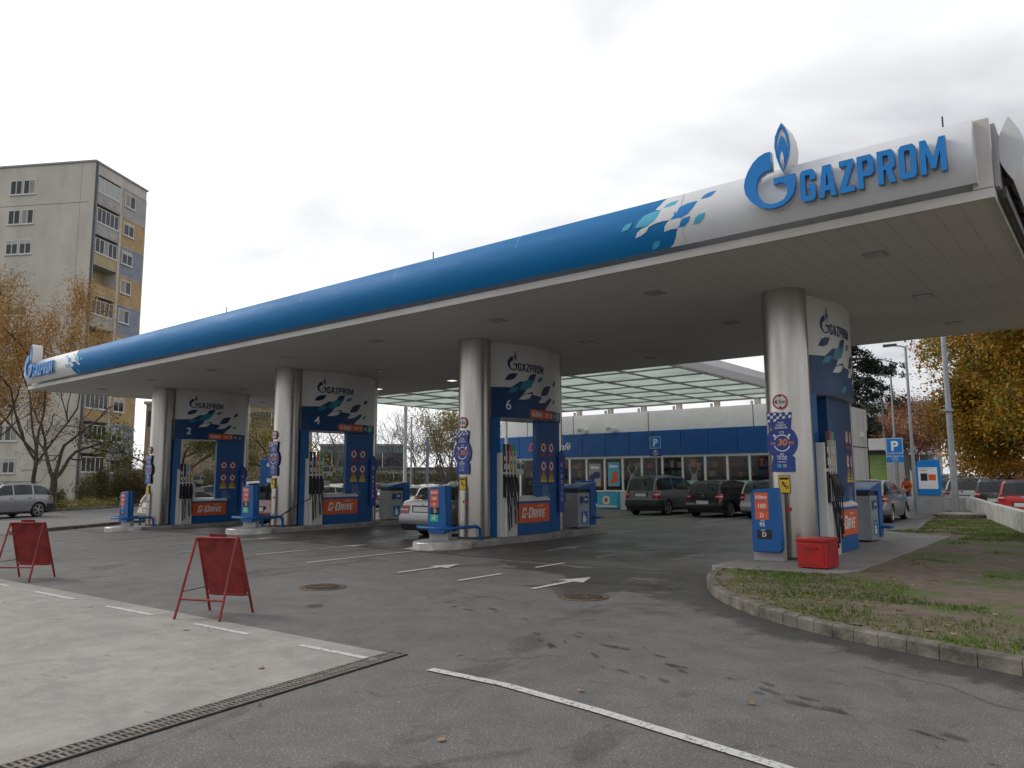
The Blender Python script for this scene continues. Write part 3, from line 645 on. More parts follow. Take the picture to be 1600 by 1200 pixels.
# end caps of the front fascia and its left rounded nose
for x in (FX0, FX1):
    pr = [(YF-.02, ZB)]+[(fy(ZB+(ZT-ZB)*k/NZ), ZB+(ZT-ZB)*k/NZ) for k in range(NZ+1)]+[(YF+.0, ZT)]
    MB().prism(pr, x-.01 if x == FX0 else x-.004, x if x == FX0 else x+.006, 'x').build('fascia_end', M['fascia_white'], can, world=True)
# painted flag pattern
def fmap(u, v, off):
    vv = min(max(v, ZB), ZT); return (u+17, fy(vv)-off-16, v)
LEAF = dict(
 W=[(-5.1, 6.10), (-5.1, 5.27), (-5.38, 5.27), (-5.30, 5.31), (-5.24, 5.38), (-5.20, 5.46), (-5.17, 5.51), (-5.28, 5.515), (-5.41, 5.5), (-5.385, 5.58), (-5.34, 5.63), (-5.29, 5.66), (-5.42, 5.67), (-5.55, 5.66), (-5.66, 5.63), (-5.72, 5.56), (-5.82, 5.52), (-5.93, 5.505), (-5.88, 5.58), (-5.8, 5.625), (-5.68, 5.65), (-5.58, 5.70), (-5.52, 5.77), (-5.46, 5.875), (-5.56, 5.9), (-5.49, 5.97), (-5.40, 6.1)],
 b=[(-5.91, 5.66), (-5.84, 5.77), (-5.75, 5.84), (-5.62, 5.87), (-5.45, 5.88), (-5.5, 5.78), (-5.56, 5.71), (-5.66, 5.66), (-5.8, 5.65)],
 a=[(-6.17, 5.65), (-6.12, 5.73), (-6.06, 5.76), (-5.96, 5.77), (-6.0, 5.7), (-6.05, 5.66)],
 c=[(-5.42, 5.9), (-5.36, 5.96), (-5.29, 5.98), (-5.16, 5.985), (-5.21, 5.92), (-5.29, 5.9)],
 d=[(-5.29, 5.66), (-5.21, 5.77), (-5.12, 5.84), (-5.0, 5.875), (-4.83, 5.88), (-4.9, 5.78), (-4.98, 5.7), (-5.1, 5.66)],
 e=[(-4.78, 5.9), (-4.72, 5.96), (-4.66, 5.985), (-4.54, 5.99), (-4.6, 5.92), (-4.67, 5.9)],
 f=[(-4.91, 5.51), (-4.86, 5.6), (-4.8, 5.64), (-4.69, 5.65), (-4.73, 5.57), (-4.8, 5.52)],
 g=[(-5.17, 5.51), (-5.11, 5.6), (-5.05, 5.64), (-4.94, 5.65), (-4.98, 5.57), (-5.05, 5.52)],
 h=[(-5.69, 5.29), (-5.65, 5.36), (-5.6, 5.39), (-5.51, 5.4), (-5.54, 5.33), (-5.6, 5.295)],
 w1=[(-5.93, 5.51), (-5.85, 5.6), (-5.76, 5.64), (-5.64, 5.645), (-5.7, 5.57), (-5.8, 5.52)],
 wt=[(-5.57, 5.89), (-5.47, 5.98), (-5.40, 6.02), (-5.42, 5.94), (-5.46, 5.9)])
def flag(D, f, blue, cy, dk, wh, o=.003):
    D.poly([f(LEAF['W'])], wh, o, .08)
    for k in 'dge': D.poly([f(LEAF[k])], dk, o+.001, .05)
    for k in 'bachf': D.poly([f(LEAF[k])], cy, o+.002, .05)
D = Decal(fmap, .035); idn = lambda l: l
flag(D, idn, M['fascia_blue'], M['cyan'], M['logo'], M['fascia_white'], .007)
D.build('flag_pattern', can, smooth=60)
D = Decal(fmap, .035); mir = lambda l: [(-33.4-x, y) for x, y in l]
flag(D, mir, M['fascia_blue'], M['cyan'], M['logo'], M['fascia_white'], .007)
D.build('flag_pattern', can, smooth=60)
# raised logo and letters, on stand-offs in front of the fascia
def big_sign(dx, s=1.):
    yb = YF-.36; o = Vector((17, -16, 0)); P = lambda y: (17+dx, y-16, 0)
    A = dict(X=(1, 0, 0), Y=(0, 0, 1), Z=(0, -1, 0))
    fat = lambda l, k: [((x-cx)*k+cx, (y-cy)*k+cy) for x, y in l for cx, cy in [(sum(p[0] for p in l)/len(l), sum(p[1] for p in l)/len(l))]]
    solid([LG], .07, 'logo_ring', M['logo'], can, P(yb-.03), **A)
    solid([fat(LG, 1.012)], .06, 'logo_ring_side', MATS['white_panel'], can, P(yb+.036), **A)
    solid([fat(LF1, 1.06)], .34, 'flame_box', M['white'], can, P(yb+.13), **A)
    solid([LF1, LF2], .02, 'flame_outline', M['logo'], can, P(yb-.05), **A)
    solid([LF3], .02, 'flame_core', M['logo'], can, P(yb-.05), **A)
    solid([[(x*.36+-3.455*.64, y*.5+6.0*.5) for x, y in LF3]], .01, 'flame_tip', M['white'], can, P(yb-.064), **A)
    ws, wd = word('GAZPROM', .45, .12); k = 1.80/wd; lo = [[(x*k-3.235, y+5.435) for x, y in l] for gl in ws for l in gl]
    solid(lo, .05, 'lettering', M['logo'], can, P(yb-.01), **A)
    solid(lo, .05, 'lettering_side', M['grey'], can, (17+dx, yb+.04-16, 0), **A)
big_sign(0); big_sign(-28.2)
# side fascia at the right end: a lens section running back
lens = [(-.82, 6.24)]+[(-.82-.15*math.sin(math.pi*k/8), 6.24-.86*k/8) for k in range(1, 8)]+[(-.82, 5.38)]+[(-.82+.15*math.sin(math.pi*k/8), 5.38+.86*k/8) for k in range(1, 8)]
b = MB(); n = len(lens)
b.add([(x, YF+.38, z) for x, z in lens]+[(x, YB, z) for x, z in lens], [(i, (i+1) % n, n+(i+1) % n, n+i) for i in range(n)]+[tuple(range(n))]); b.build('side_fascia', M['fascia_white'], can, world=True, smooth=50)
b = MB(); b.box(-1.0, -.95, YF+.1, YB, 5.25, 6.08); b.build('side_backing', M['grey'], can, world=True)
b = MB()
for k in range(12): b.box(-.95, -.85, YF+.6+k*.85, YF+.68+k*.85, 5.42, 5.5)
b.box(-.94, -.90, YF+.3, YB, 5.16, 5.30); b.build('side_brackets', M['dgrey'], can, world=True)
for x in (-1.55, -11.2, -19.4, -27.3): MB().tube([(x, YF+.35, 5.9), (x, YF+.35, 6.45)], .012, 6).build('antenna', M['dgrey'], can, world=True)
# lights and hatches sunk into the soffit
lampm = bpy.data.materials.new('lit_lamp'); t_, b_ = nodes(lampm); setp(b_, (.8, .8, .78), .4); b_.inputs['Emission Color'].default_value = (1, .93, .8, 1); b_.inputs['Emission Strength'].default_value = 1.1
lampd = mat('lamp_lens', (.42, .42, .42), .25, var=.1, rvar=0)
k = 0
for x in (-2.8, -6.7, -10.6, -14.6, -18.6, -22.6, -26.6, -30.6):
    for y in (12.6, 16.2, 19.6):
        lit = (x, y) in ((-14.6, 16.2), (-14.6, 19.6), (-18.6, 19.6), (-22.6, 19.6))
        b = MB(); b.box(x-.17, x+.17, y-.17, y+.17, ZS-.012, ZS+.0); f = b.build('ceiling_light', M['grey'], can, world=True, bevel=.004)
        b = MB(); b.box(x-.13, x+.13, y-.13, y+.13, ZS-.017, ZS-.0125); o = b.build('lens', lampm if lit else lampd, f, world=False); o.location = (17, -16, 0)
# ------------------------------------------------------------------ pylons
CX = [-4.8, -12.65, -20.65, -28.8]; CY = 14.15
NUM = {1: '6', 2: '4', 3: '2'}
def bow(t, a=.22, h=.33): return a+h*4*t*(1-t)
Y0p, Y1p = .38, 3.42
def pylon(i):
    X = CX[i]; base = gz(X)+.15; top = ZS-base-.003
    desc = ['nearest, rising beside the bare earth bed', 'behind the silver saloon car', 'second from the street, beside the red car', 'leftmost, nearest the street'][i]
    t = thing('canopy_pylon', (X, CY, base), 'steel canopy column with curved panel, '+desc, 'pylon', group='pylons carrying the canopy')
    b = MB(); b.cyl((0, 0), .40, 0, top, 48); b.build('column', M['steel'], t, smooth=40)
    b = MB(); b.lathe([(0, .42), (.05, .42), (.055, .401)], n=40); b.build('base_ring', M['dgrey'], t, smooth=40)
    for z in (1.25, 2.45, 3.7): pass
    b = MB(); b.cyl((0, 3.52), .17, 0, top, 24); b.build('rear_column', M['steel'], t, smooth=40)
    hz = 3.08-base+.12 if i == 0 else 3.08-base+.08
    NB = 16
    def lensbox(y0, y1, z0, z1, name, m, a=.22, h=.33):
        b = MB(); P = []
        for k in range(NB+1):
            y = y0+(y1-y0)*k/NB; tt = (y-Y0p)/(Y1p-Y0p); P.append((bow(tt, a, h), y))
        for k in range(NB, -1, -1):
            y = y0+(y1-y0)*k/NB; tt = (y-Y0p)/(Y1p-Y0p); P.append((-bow(tt, a, h), y))
        b.prism(P, z0, z1); return b.build(name, m, t, smooth=30)
    zb_ = 3.93-base
    lensbox(Y0p, Y1p, zb_, top, 'white_header', M['white']); lensbox(Y0p, Y1p, hz, zb_-.001, 'blue_header', M['white'])
    lensbox(Y0p, Y0p+.25, 0, hz-.001, 'side_strip', M['blue'])
    ys0 = 2.12 if i else 1.25; b = MB(); P = []
    for k in range(NB+1):
        y = ys0+(Y1p-ys0)*k/NB; P.append((bow((y-Y0p)/(Y1p-Y0p), .18, .17), y))
    P += [(.12, Y1p), (.22 if i else .1, ys0)]
    b.prism(P, 0, hz-.001); b.build('notice_panel', M['dblue'] if i == 0 else M['blue'], t, smooth=30)
    for sgn in (1, -1):
        mp = (lambda sg: (lambda u, v, o: (sg*(bow((u-Y0p)/(Y1p-Y0p))+o), u, v)))(sgn)
        D = Decal(mp)
        s = 1.55; x0 = Y0p
        # blue block with stepped flag edge
        ue = 2.62
        D.poly([[(x0, hz), (Y1p if i == 0 else 2.15, hz), (Y1p, hz+.0) if i == 0 else (2.15, hz), (Y1p, hz+.32) if i == 0 else (2.3, hz+.3), (2.35, hz+.32) if i == 0 else (2.3, hz+.3), (2.62, zb_-.22), (2.3, zb_-.24), (2.05, zb_-.15), (1.75, zb_-.13), (1.7, zb_-.05), (1.35, zb_-.13), (1.5, zb_+.02), (1.85, zb_+.32), (1.55, zb_+.2), (1.25, zb_+.2), (.95, zb_+.02), (x0, zb_)]], M['dblue'], .003, .08)
        if i: D.rect(x0, hz, Y1p-.02, hz+.27, M['dblue'], .0025)
        q = lambda u, v, w_, h_: [(u, v), (u+w_*.28, v+h_*.75), (u+w_*.6, v+h_*.97), (u+w_, v+h_), (u+w_*.72, v+h_*.25), (u+w_*.4, v+h_*.03)]
        for u, v, w_, h_, c in ((.75, .2, .42, .2, 'navy'), (1.5, .24, .38, .2, 'navy'), (1.9, .24, .28, .14, 'teal'), (1.2, -.02, .6, .3, 'teal'), (.85, -.12, .35, .16, 'teal'), (2.05, -.12, .55, .3, 'navy'), (2.72, .2, .26, .16, 'navy'),
                          (1.95, -.32, .5, .17, 'white'), (2.35, -.3, .32, .15, 'navy'), (2.68, -.3, .22, .12, 'teal'), (1.2, -.28, .5, .17, 'white'), (1.55, -.66, .3, .16, 'teal')):
            D.poly([q(u, zb_+v, w_, h_)], M[c], .0045, .06)
        lo, wd = logo2d(.84, zb_+.47, .42)
        for l in lo[:2]+[lo[3]]: D.poly([l], M['navy'], .005, .1)
        D.poly([lo[2]], M['white'], .006, .1); D.poly([lo[3]], M['navy'], .007, .1)
        for gl in range(1): pass
        ws, wdt = word('GAZPROM', .21, .12)
        for gl in ws: D.poly([[(x+1.17, y+zb_+.47) for x, y in l] for l in gl], M['navy'], .005, .2)
        if i:
            D.text(NUM[i], .87, zb_-.56, .36, M['text'], bold=.012)
            D.rect(1.62, hz+.03, 2.72, hz+.25, M['orange'], .006); D.rect(2.73, hz+.03, 2.98, hz+.25, M['dblue'], .006); D.rect(2.99, hz+.03, 3.24, hz+.25, M['green'] if i < 3 else M['navy'], .006)
            ws, wdt = word('G-DRIVE', .13, .1, .2, (.8, (0, 2)))
            for gl in ws: D.poly([[(x+1.68, y+hz+.075) for x, y in l] for l in gl], M['text'], .008, .2)
            D.text('100', 2.37, hz+.08, .15, M['text'], .008); D.text('D', 2.63, hz+.08, .15, M['text'], .008); D.text('95', 2.86, hz+.08, .14, M['text'], .008); D.text('АГ' if i < 3 else 'D', 3.11, hz+.08, .14, M['text'], .008)
        if sgn > 0: D.build('header_graphics', t)
        else: D.build('header_graphics', t)
        if sgn < 0: continue
        mp2 = (lambda sg: (lambda u, v, o: (sg*(bow((u-Y0p)/(Y1p-Y0p), .18, .17)+o), u, v)))(sgn)
        D = Decal(mp2)
        for a in (0, 1):
            for c in (0, 1):
                u, v = 2.46+a*.42, 2.28-c*.5-.0
                D.circ(u, v, .15, M['signred'], .003); D.circ(u, v, .115, M['text'], .004); D.rect(u-.05, v-.05, u+.05, v+.06, M['black'], .005)
                D.line((u-.09, v+.09), (u+.09, v-.09), .03, M['signred'], .006); D.rect(u-.15, v-.235, u+.15, v-.19, M['signred'], .003)
        for a in (0, 1):
            u, v = 2.46+a*.42, 1.42
            D.poly([[(u-.15, v), (u+.15, v), (u, v+.25)]], M['yellow'], .003); D.poly([[(u-.09, v+.035), (u+.09, v+.035), (u, v+.19)]], M['black'], .004); D.poly([[(u-.06, v+.05), (u+.06, v+.05), (u, v+.15)]], M['yellow'], .005); D.rect(u-.16, v-.07, u+.16, v-.015, M['yellow'], .003)
        rr = random.Random(4)
        for a in range(9): D.rect(2.4, 1.24-a*.038, 2.4+rr.uniform(.25, .45), 1.255-a*.038, mat('small_print', (.25, .32, .5), .5, var=0), .003)
        D.build('safety_notices', t)
    # vertical word banner on the rear edge
    if i:
        b = MB(); b.box(.02, .05, 3.62, 3.98, .55, 2.15); 
        P = [(3.66, .5), (3.9, .5), (3.9, .72), (3.98, .8), (3.98, 1.0), (3.9, 1.08), (3.9, 1.75), (3.98, 1.83), (3.98, 2.05), (3.9, 2.13), (3.82, 2.25), (3.66, 2.13)]
        b = MB(); b.prism([(y-.42, z) for y, z in P], .26, .285, 'x'); bo = b.build('wavy_banner', M['promo'], t)
        D = Decal(lambda u, v, o: (.285+o, u, v))
        for k_, ch in enumerate('G-DRIVE'): D.text(ch, 3.36, 1.78-k_*.16, .14, M['text'], .003)
        D.build('lettering', bo)
    # round height sign, stopwatch board, slip warning on the column
    ys = -.43
    hs = MB(); hs.prism([(.14*math.cos(k*math.pi/16), 2.95-.12+.14*math.sin(k*math.pi/16)) for k in range(32)], ys-.012, ys, 'y'); ho = hs.build('height_sign', M['text'], t)
    fm = lambda dy: (lambda u, v, o: (u, ys-dy-o, v))
    D = Decal(fm(.012)); D.circ(0, 2.83, .14, M['signred'], .002, .112); D.poly([[(-.03, 2.94), (.03, 2.94), (0, 2.905)]], M['black'], .003); D.poly([[(-.03, 2.72), (.03, 2.72), (0, 2.755)]], M['black'], .003)
    D.text('4.5m', 0, 2.795, .105, M['black'], .004, bold=.015); D.build('lettering', ho)
    z0, z1 = 1.56, 2.64; P = [(-.22, z0), (.22, z0), (.22, z0+.26)]
    for k in range(0, 11): a = -math.pi*.32+math.pi*.64*k/10; P.append((.04+.245*math.cos(a)*1.0, 2.09+.25*math.sin(a)*1.15))
    P += [(.20, z1-.02), (.17, z1), (.12, z1-.03), (.05, z1), (-.02, z1-.02), (-.1, z1+.01), (-.2, z1-.01), (-.27, z1+.01), (-.24, z1-.2)]
    for k in range(0, 11): a = math.pi-math.pi*.32+math.pi*.64*k/10; P.append((-.04+.245*math.cos(a), 2.09+.25*math.sin(a)*1.15))
    bo = MB().prism(P, ys-.012, ys, 'y').build('stopwatch_board', M['promo'], t)
    D = Decal(fm(.012))
    for a in range(8):
        for c in range(3):
            if (a+c) % 2 == 0 and (c < 2 or a < 3): u, v = -.25+a*.055, z1-.07-c*.055+.012*math.sin(a*1.2); D.poly([[(u, v), (u+.05, v+.01), (u+.055, v+.055), (u+.005, v+.05)]], M['text'], .002, .2)
    for k_, (s_, z_) in enumerate((('PUNI', 2.43), ('GORIVO', 2.385), ('GAZPROM', 2.34))): D.text(s_, -.01, z_, .048, M['text'], .002, bold=.02)
    D.circ(0, 2.08, .155, M['text'], .002, .135); D.rect(-.17, 2.03, .17, 2.14, M['promo'], .003)
    D.rect(-.04, 2.255, .04, 2.29, M['text'], .002); D.rect(-.028, 2.262, .028, 2.283, M['promo'], .003)
    for sg in (-1, 1): D.poly([[(sg*.10, 2.2), (sg*.13, 2.18), (sg*.165, 2.225), (sg*.13, 2.245)]], M['text'], .002, .2)
    D.text('30', .0, 2.035, .17, M['otext'], .005, bold=.03, shear=.2); D.text('ZA', -.165, 2.055, .07, M['otext'], .005, bold=.02); D.text('SEK', .17, 2.055, .07, M['otext'], .005, bold=.02)
    for s_, z_ in (('BEZ', 1.86), ('ČEKANJA', 1.82), ('NA KASI', 1.78)): D.text(s_, -.01, z_, .045, M['text'], .002, bold=.02)
    D.rect(-.1, 1.735, .06, 1.745, M['text'], .002); D.rect(-.1, 1.64, -.03, 1.7, M['cyan'], .002); D.rect(0, 1.64, .06, 1.7, M['grey'], .002)
    D.build('lettering', bo)
    bo = MB().box(-.1, .11, ys-.01, ys, 1.18, 1.5).build('slip_warning_sign', M['yellow'], t)
    D = Decal(fm(.01)); D.rect(-.1, 1.18, .11, 1.5, M['black'], .001); D.rect(-.088, 1.192, .098, 1.488, M['yellow'], .002); D.rect(-.075, 1.42, .085, 1.465, M['black'], .003)
    D.circ(-.025, 1.375, .018, M['black'], .003); D.line((-.02, 1.36), (.02, 1.30), .03, M['black'], .003); D.line((.02, 1.30), (.07, 1.31), .018, M['black'], .003); D.line((.07, 1.31), (.075, 1.26), .014, M['black'], .003); D.line((.02, 1.3), (.045, 1.25), .014, M['black'], .003); D.line((-.03, 1.34), (-.05, 1.29), .012, M['black'], .003); D.line((0, 1.35), (.05, 1.37), .012, M['black'], .003)
    D.build('pictogram', bo)
    D = Decal(lambda u, v, o: (math.sin(u/.4)*(.4+o), -math.cos(u/.4)*(.4+o), v)); D.rect(-.02, .86, .03, .93, M['signred'], .002); D.rect(.05, .86, .1, .93, M['signred'], .002); D.build('column_stickers', t)
    return t
pyl = [pylon(i) for i in range(4)]
# ------------------------------------------------------------------ pump islands (raised kerb slabs)
for i in (1, 2, 3):
    X = CX[i]; z = gz(X); hw = .68
    P = [(-hw, -.95), (-hw+.1, -1.4), (-hw+.38, -1.72), (0, -1.8), (hw-.38, -1.72), (hw-.1, -1.4), (hw, -.95), (hw, 5.1), (hw-.35, 5.5), (-hw+.35, 5.5), (-hw, 5.1)]
    t = thing('pump_island', (X, CY, z), ['', 'kerbed concrete island with steel nose, right of the silver saloon', 'kerbed concrete island with steel nose, middle one of three', 'kerbed concrete island with steel nose, leftmost and nearest the street'][i], 'pump island', group='pump islands')
    MB().prism(P, -.1, .15).build('slab', M['conc'], t, bevel=.02)
    N1 = [(-hw-.06, -.9), (-hw+.06, -1.42), (-hw+.36, -1.78), (0, -1.87), (hw-.36, -1.78), (hw-.06, -1.42), (hw+.06, -.9)]
    MB().prism(N1, -.1, .165).build('nose_cap', mat('nose_steel', (.62, .60, .57), .35, metal=.5, var=.15, sc=5), t, bevel=.02)
# ------------------------------------------------------------------ pumps
def pump(i):
    X = CX[i]; base = gz(X)+.152+(.008 if i == 0 else 0)
    t = thing('fuel_pump', (X, CY, base), ['fuel pump with plain white side and orange box beside the red chest', 'fuel pump with orange G-DRIVE box beside the silver saloon', 'fuel pump with orange G-DRIVE box second from the street', 'fuel pump with orange G-DRIVE box nearest the street, leftmost'][i], 'fuel pump', group='fuel pumps')
    y0, y1, xa, xb, ht = .54, 1.10, .16, .44, 2.1
    wm = M['white']
    for sg in (1, -1):
        x1 = xb*sg; xo = xa*sg
        lo, hi = min(xo, x1), max(xo, x1)
        b = MB(); b.box(lo, hi, y0, y1, 0, ht); b.build('cabinet', wm, t, bevel=.012)
        n = 4; wdt = (y1-y0-.03)/n
        for k in range(n):
            yc = y0+.03+wdt*(k+.5)
            b = MB(); b.box(min(x1, x1+sg*.05), max(x1, x1+sg*.05), yc+wdt*.32, yc+wdt*.46, .0, ht+.05); b.build('fin', wm, t)
            cm = [M['black'], M['black' if i == 1 else 'dblue'], M['orange'], M['green' if i != 3 else 'orange']][k] if i != 3 else [M['black'], M['black'], M['cyan'], M['orange']][k]
            b = MB(); b.box(min(x1, x1+sg*.03), max(x1, x1+sg*.03), yc-wdt*.36, yc+wdt*.26, 1.62, ht+.22); b.build('grade_label', cm, t, bevel=.006)
            D = Decal((lambda sg, x1: (lambda u, v, o: (x1+sg*(.03+o), u, v)))(sg, x1)); D.rect(yc-wdt*.25, 1.68, yc+wdt*.15, 1.82, M['text'] if k < 2 else M['yellow'], .002); D.rect(yc-wdt*.25, 1.9, yc+wdt*.15, 2.02, M['signred'] if k == 1 else M['text'], .002); D.build('label_print', t)
            # nozzle boot, nozzle and hose
            b = MB(); b.box(min(x1, x1+sg*.04), max(x1, x1+sg*.04), yc-wdt*.38, yc+wdt*.28, .98, 1.56); b.build('nozzle_boot', M['black'], t, bevel=.01)
            b = MB(); b.tube([(x1+sg*.05, yc, 1.5), (x1+sg*.10, yc, 1.42), (x1+sg*.12, yc, 1.28), (x1+sg*.13, yc, 1.1)], [.022, .035, .03, .026], 8); b.tube([(x1+sg*.12, yc, 1.34), (x1+sg*.17, yc, 1.28), (x1+sg*.17, yc, 1.14), (x1+sg*.13, yc, 1.08)], .009, 6)
            b.build('nozzle', M['black'] if k != 2 else M['dgrey'], t, smooth=50)
            sag = 1; dyy = [.10, .03, .09, .05][k]
            pts = [(x1+sg*.13, yc, 1.08), (x1+sg*.13, yc+.01, .8)]
            for q in range(1, 9): a = math.pi*q/9; pts.append((x1+sg*(.12-.05*q/9+.02*math.sin(a)), yc+dyy*math.sin(a/2), .8-.66*math.sin(a)*(1-.12*k)))
            pts.append((x1+sg*.07, yc+dyy*.6, .8)); pts.append((x1+sg*.05, yc+dyy*.35, 1.0))
            b = MB(); b.tube(pts, .0125, 8); b.build('hose', M['rubber'], t, smooth=60)
    # low hydraulic housing
    b = MB(); b.box(-.42, .42, 1.12, 2.58, 0, .30); b.build('housing_base', M['blue'], t, bevel=.01)
    b = MB(); b.box(-.42, .42, 1.12, 2.58, .302, .80); b.build('orange_panel', M['orange'], t, bevel=.01)
    b = MB(); b.box(-.42, .42, 1.12, 2.58, .802, .86); b.build('blue_band', M['blue'], t)
    b = MB(); b.prism([(-.44, .862), (.44, .862), (.44, .9), (.3, .98), (-.3, .98), (-.44, .9)], 1.11, 2.60, 'y'); b.build('lid', wm, t, bevel=.006)
    for sg in (1, -1):
        D = Decal((lambda sg: (lambda u, v, o: (sg*(.42+o), (u if sg > 0 else 4.23-u)-.26, v)))(sg)); ws, wd = word('G-DRIVE', .26, .1, .2, (.8, (0, 2)))
        kx = .98/wd
        for gl in ws: D.poly([[(x*kx+1.62, y+.43) for x, y in l] for l in gl], M['text'], .003, .2)
        D.line((1.62, .56), (1.9, .56), .02, M['orange'], .005); D.rect(2.3, .72, 2.55, .735, M['text'], .003)
        D.build('lettering', t)
    # display head on a post
    b = MB(); b.box(-.05, .05, 1.25, 1.45, .98, 1.56); b.build('display_post', wm, t)
    b = MB(); b.box(-.3, .3, 1.12, 1.62, 1.55, 1.88); d = b.build('display', wm, t, bevel=.015)
    for sg in (1, -1):
        D = Decal((lambda sg: (lambda u, v, o: (sg*(.3+o), u-.33, v+.12)))(sg)); D.rect(1.5, 1.58, 1.8, 1.72, M['dgrey'], .003); D.rect(1.53, 1.6, 1.77, 1.7, mat('lcd', (.16, .2, .17), .3, var=0), .005); D.rect(1.85, 1.58, 1.93, 1.7, M['dgrey'], .003); D.rect(1.47, 1.46, 1.55, 1.54, M['signred'], .003); D.rect(1.6, 1.46, 1.68, 1.5, M['black'], .003); D.rect(1.5, 1.2, 1.95, 1.32, M['text'], .003) if False else None; D.build('screen', d)
    b = MB(); b.box(-.1, .1, 1.14, 1.66, 1.22, 1.4); b.build('notice_plate', wm, t)
    return t
for i in range(4): pump(i)
pu = [o for o in bpy.data.objects if o.name.startswith('fuel_pump')][2]
MB().tube([(.53, .64, 1.1), (.52, .6, .85), (.5, .3, .72), (.48, -.1, .5), (.42, -.45, .33), (.35, -.7, .25), (.3, -.72, .03)], .016, 8).build('hose', M['rubber'], pu, smooth=60)
# ------------------------------------------------------------------ price totems
def totem(loc, lab, rows, rz=0, tall=True):
    t = thing('price_totem', loc, lab, 'price totem', rz, 'low fuel price totems at the pump islands')
    MB().box(-.29, .25, -.02, .15, 0, 1.16 if tall else .3).build('base', M['grey'], t, bevel=.01)
    P = [(-.25, .16), (.22, .16), (.275, .22), (.285, .4), (.25, 1.28), (-.18, 1.25), (-.26, 1.17)]
    b = MB(); b.prism(P, -.14, -.021, 'y'); b.build('blue_body', M['blue'], t, bevel=.02)
    if not tall: MB().cyl((.2, .02), .1, .2, 1.27, 20).build('round_edge', M['blue'], t, smooth=40)
    D = Decal(lambda u, v, o: (u, -.14-o, v))
    z = 1.2
    for s_, m_, h in rows:
        if m_: D.rect(-.18 if m_ != M['black'] else -.16, z-h, .06 if m_ != M['black'] else .1, z-.012, m_, .003)
        if s_ == 'G':
            ws, wd = word('G-DRIVE', .055, .1, .2, (.8, (0, 2)))
            for gl in ws: D.poly([[(x*1.05-.165, y+z-h+.035) for x, y in l] for l in gl], M['text'], .005, .2)
        else:
            D.text(s_, -.06 if m_ != M['black'] else -.03, z-h+.04, h*.62, M['text'], .005, bold=.015)
            if m_ in (None, M['black'], M['green']): D.text('OPTI', -.05, z-.035, .035, M['text'], .005, bold=.02)
        z -= h+(.0 if m_ else .005)
    D.build('price_rows', t); return t
r8 = [('G', M['orange'], .15), ('100', M['orange'], .165), ('D', M['orange'], .16), ('95', None, .16), ('D', M['black'], .17)]
rn = [('G', M['orange'], .14), ('100', M['orange'], .15), ('D', M['orange'], .13), ('D', M['black'], .17), ('АГ', M['green'], .17)]
rq = [('G', M['orange'], .14), ('100', M['orange'], .16), ('D', M['orange'], .16), ('95', None, .16), ('D', M['black'], .15)]
totem((-4.98, 13.35, .158), 'blue price totem reading 100, D, 95, D beside the red chest', r8)
for i, rows, lab in ((1, rn, 'blue price totem in front of the silver saloon'), (2, rn, 'blue price totem in front of the red car'), (3, rq, 'blue price totem on the leftmost island, last of the totems')):
    X = CX[i]; totem((X-.12, CY-1.1, gz(X)+.166), lab, rows, rz=R(8), tall=False)
    t = thing('guard_rail', (X, CY-1.15, gz(X)+.15), ['', 'blue bent tube guard rail round the nose beside the silver saloon', 'blue bent tube guard rail round the nose of the middle island', 'blue bent tube guard rail round the nose of the leftmost island'][i], 'guard rail', group='guard rails of the islands')
    pts = [(-.55, .75, 0), (-.55, .75, .26), (-.55, .66, .33), (-.55, -.1, .33), (-.5, -.3, .33), (-.3, -.42, .33), (.3, -.42, .33), (.5, -.3, .33), (.56, -.1, .33), (.56, .62, .33), (.56, .72, .27), (.56, .74, 0)]
    MB().tube([tuple(v) for v in smooth_pts3(pts)] if False else pts, .04, 12).build('tube', M['blue'], t, smooth=60)
    b = MB(); b.cyl((-.55, .75), .08, 0, .02); b.cyl((.56, .74), .08, 0, .02); b.build('foot_plate', M['blue'], t)
# ------------------------------------------------------------------ service bins behind each pylon
def sbin(i):
    X = CX[i]; t = thing('service_bin', (X+.02, CY+4.55, gz(X)+.152+(.008 if i == 0 else 0)), ['blue and grey service bin behind the column by the earth bed', 'blue and grey service bin at the right end of the silver saloon island', 'blue and grey service bin to the left of the silver saloon', 'blue and grey service bin nearest the street'][i], 'bin', group='service bins')
    MB().box(-.28, .28, -.42, .2, .04, 1.02).build('body', M['galv'], t, bevel=.01)
    b = MB(); b.prism([(.2, .08), (.48, .08), (.52, .7), (.52, 1.32), (.2, 1.30), (-.3, 1.22), (-.46, 1.16), (-.46, 1.12), (.2, 1.12)], -.31, .31, 'x'); b.build('hood', M['blue'], t, bevel=.012)
    b = MB(); b.box(-.25, .25, -.4, .18, 1.02, 1.12); b.build('top_recess', M['black'], t)
    D = Decal(lambda u, v, o: (.28+o, u, v)); D.rect(-.32, .72, -.12, .92, M['dblue']); D.rect(-.08, .72, .12, .92, M['dblue']); D.rect(-.06, .8, .06, .86, M['text'], .005)
    P = [(-.24, .12), (.06, .12), (.08, .14), (.08, .48), (.06, .5), (-.24, .5), (-.26, .48), (-.26, .14)]
    D.poly([P], M['cyan']); D.poly([[(x*.9-.01, y*.92+.025) for x, y in P]], M['blue'], .004); D.rect(-.17, .17, -.02, .36, M['text'], .005); D.circ(-.12, .41, .03, M['text'], .005); D.line((-.06, .3), (.03, .22), .03, M['text'], .005)
    D.build('pictogram', t)
    b = MB(); b.tube([(.29, .3, .3), (.5, .3, .3), (.5, .6, .3), (.29, .6, .3)], .03, 8); b.build('bumper_bar', M['blue'], t, smooth=60)
for i in (0, 1, 2): sbin(i)
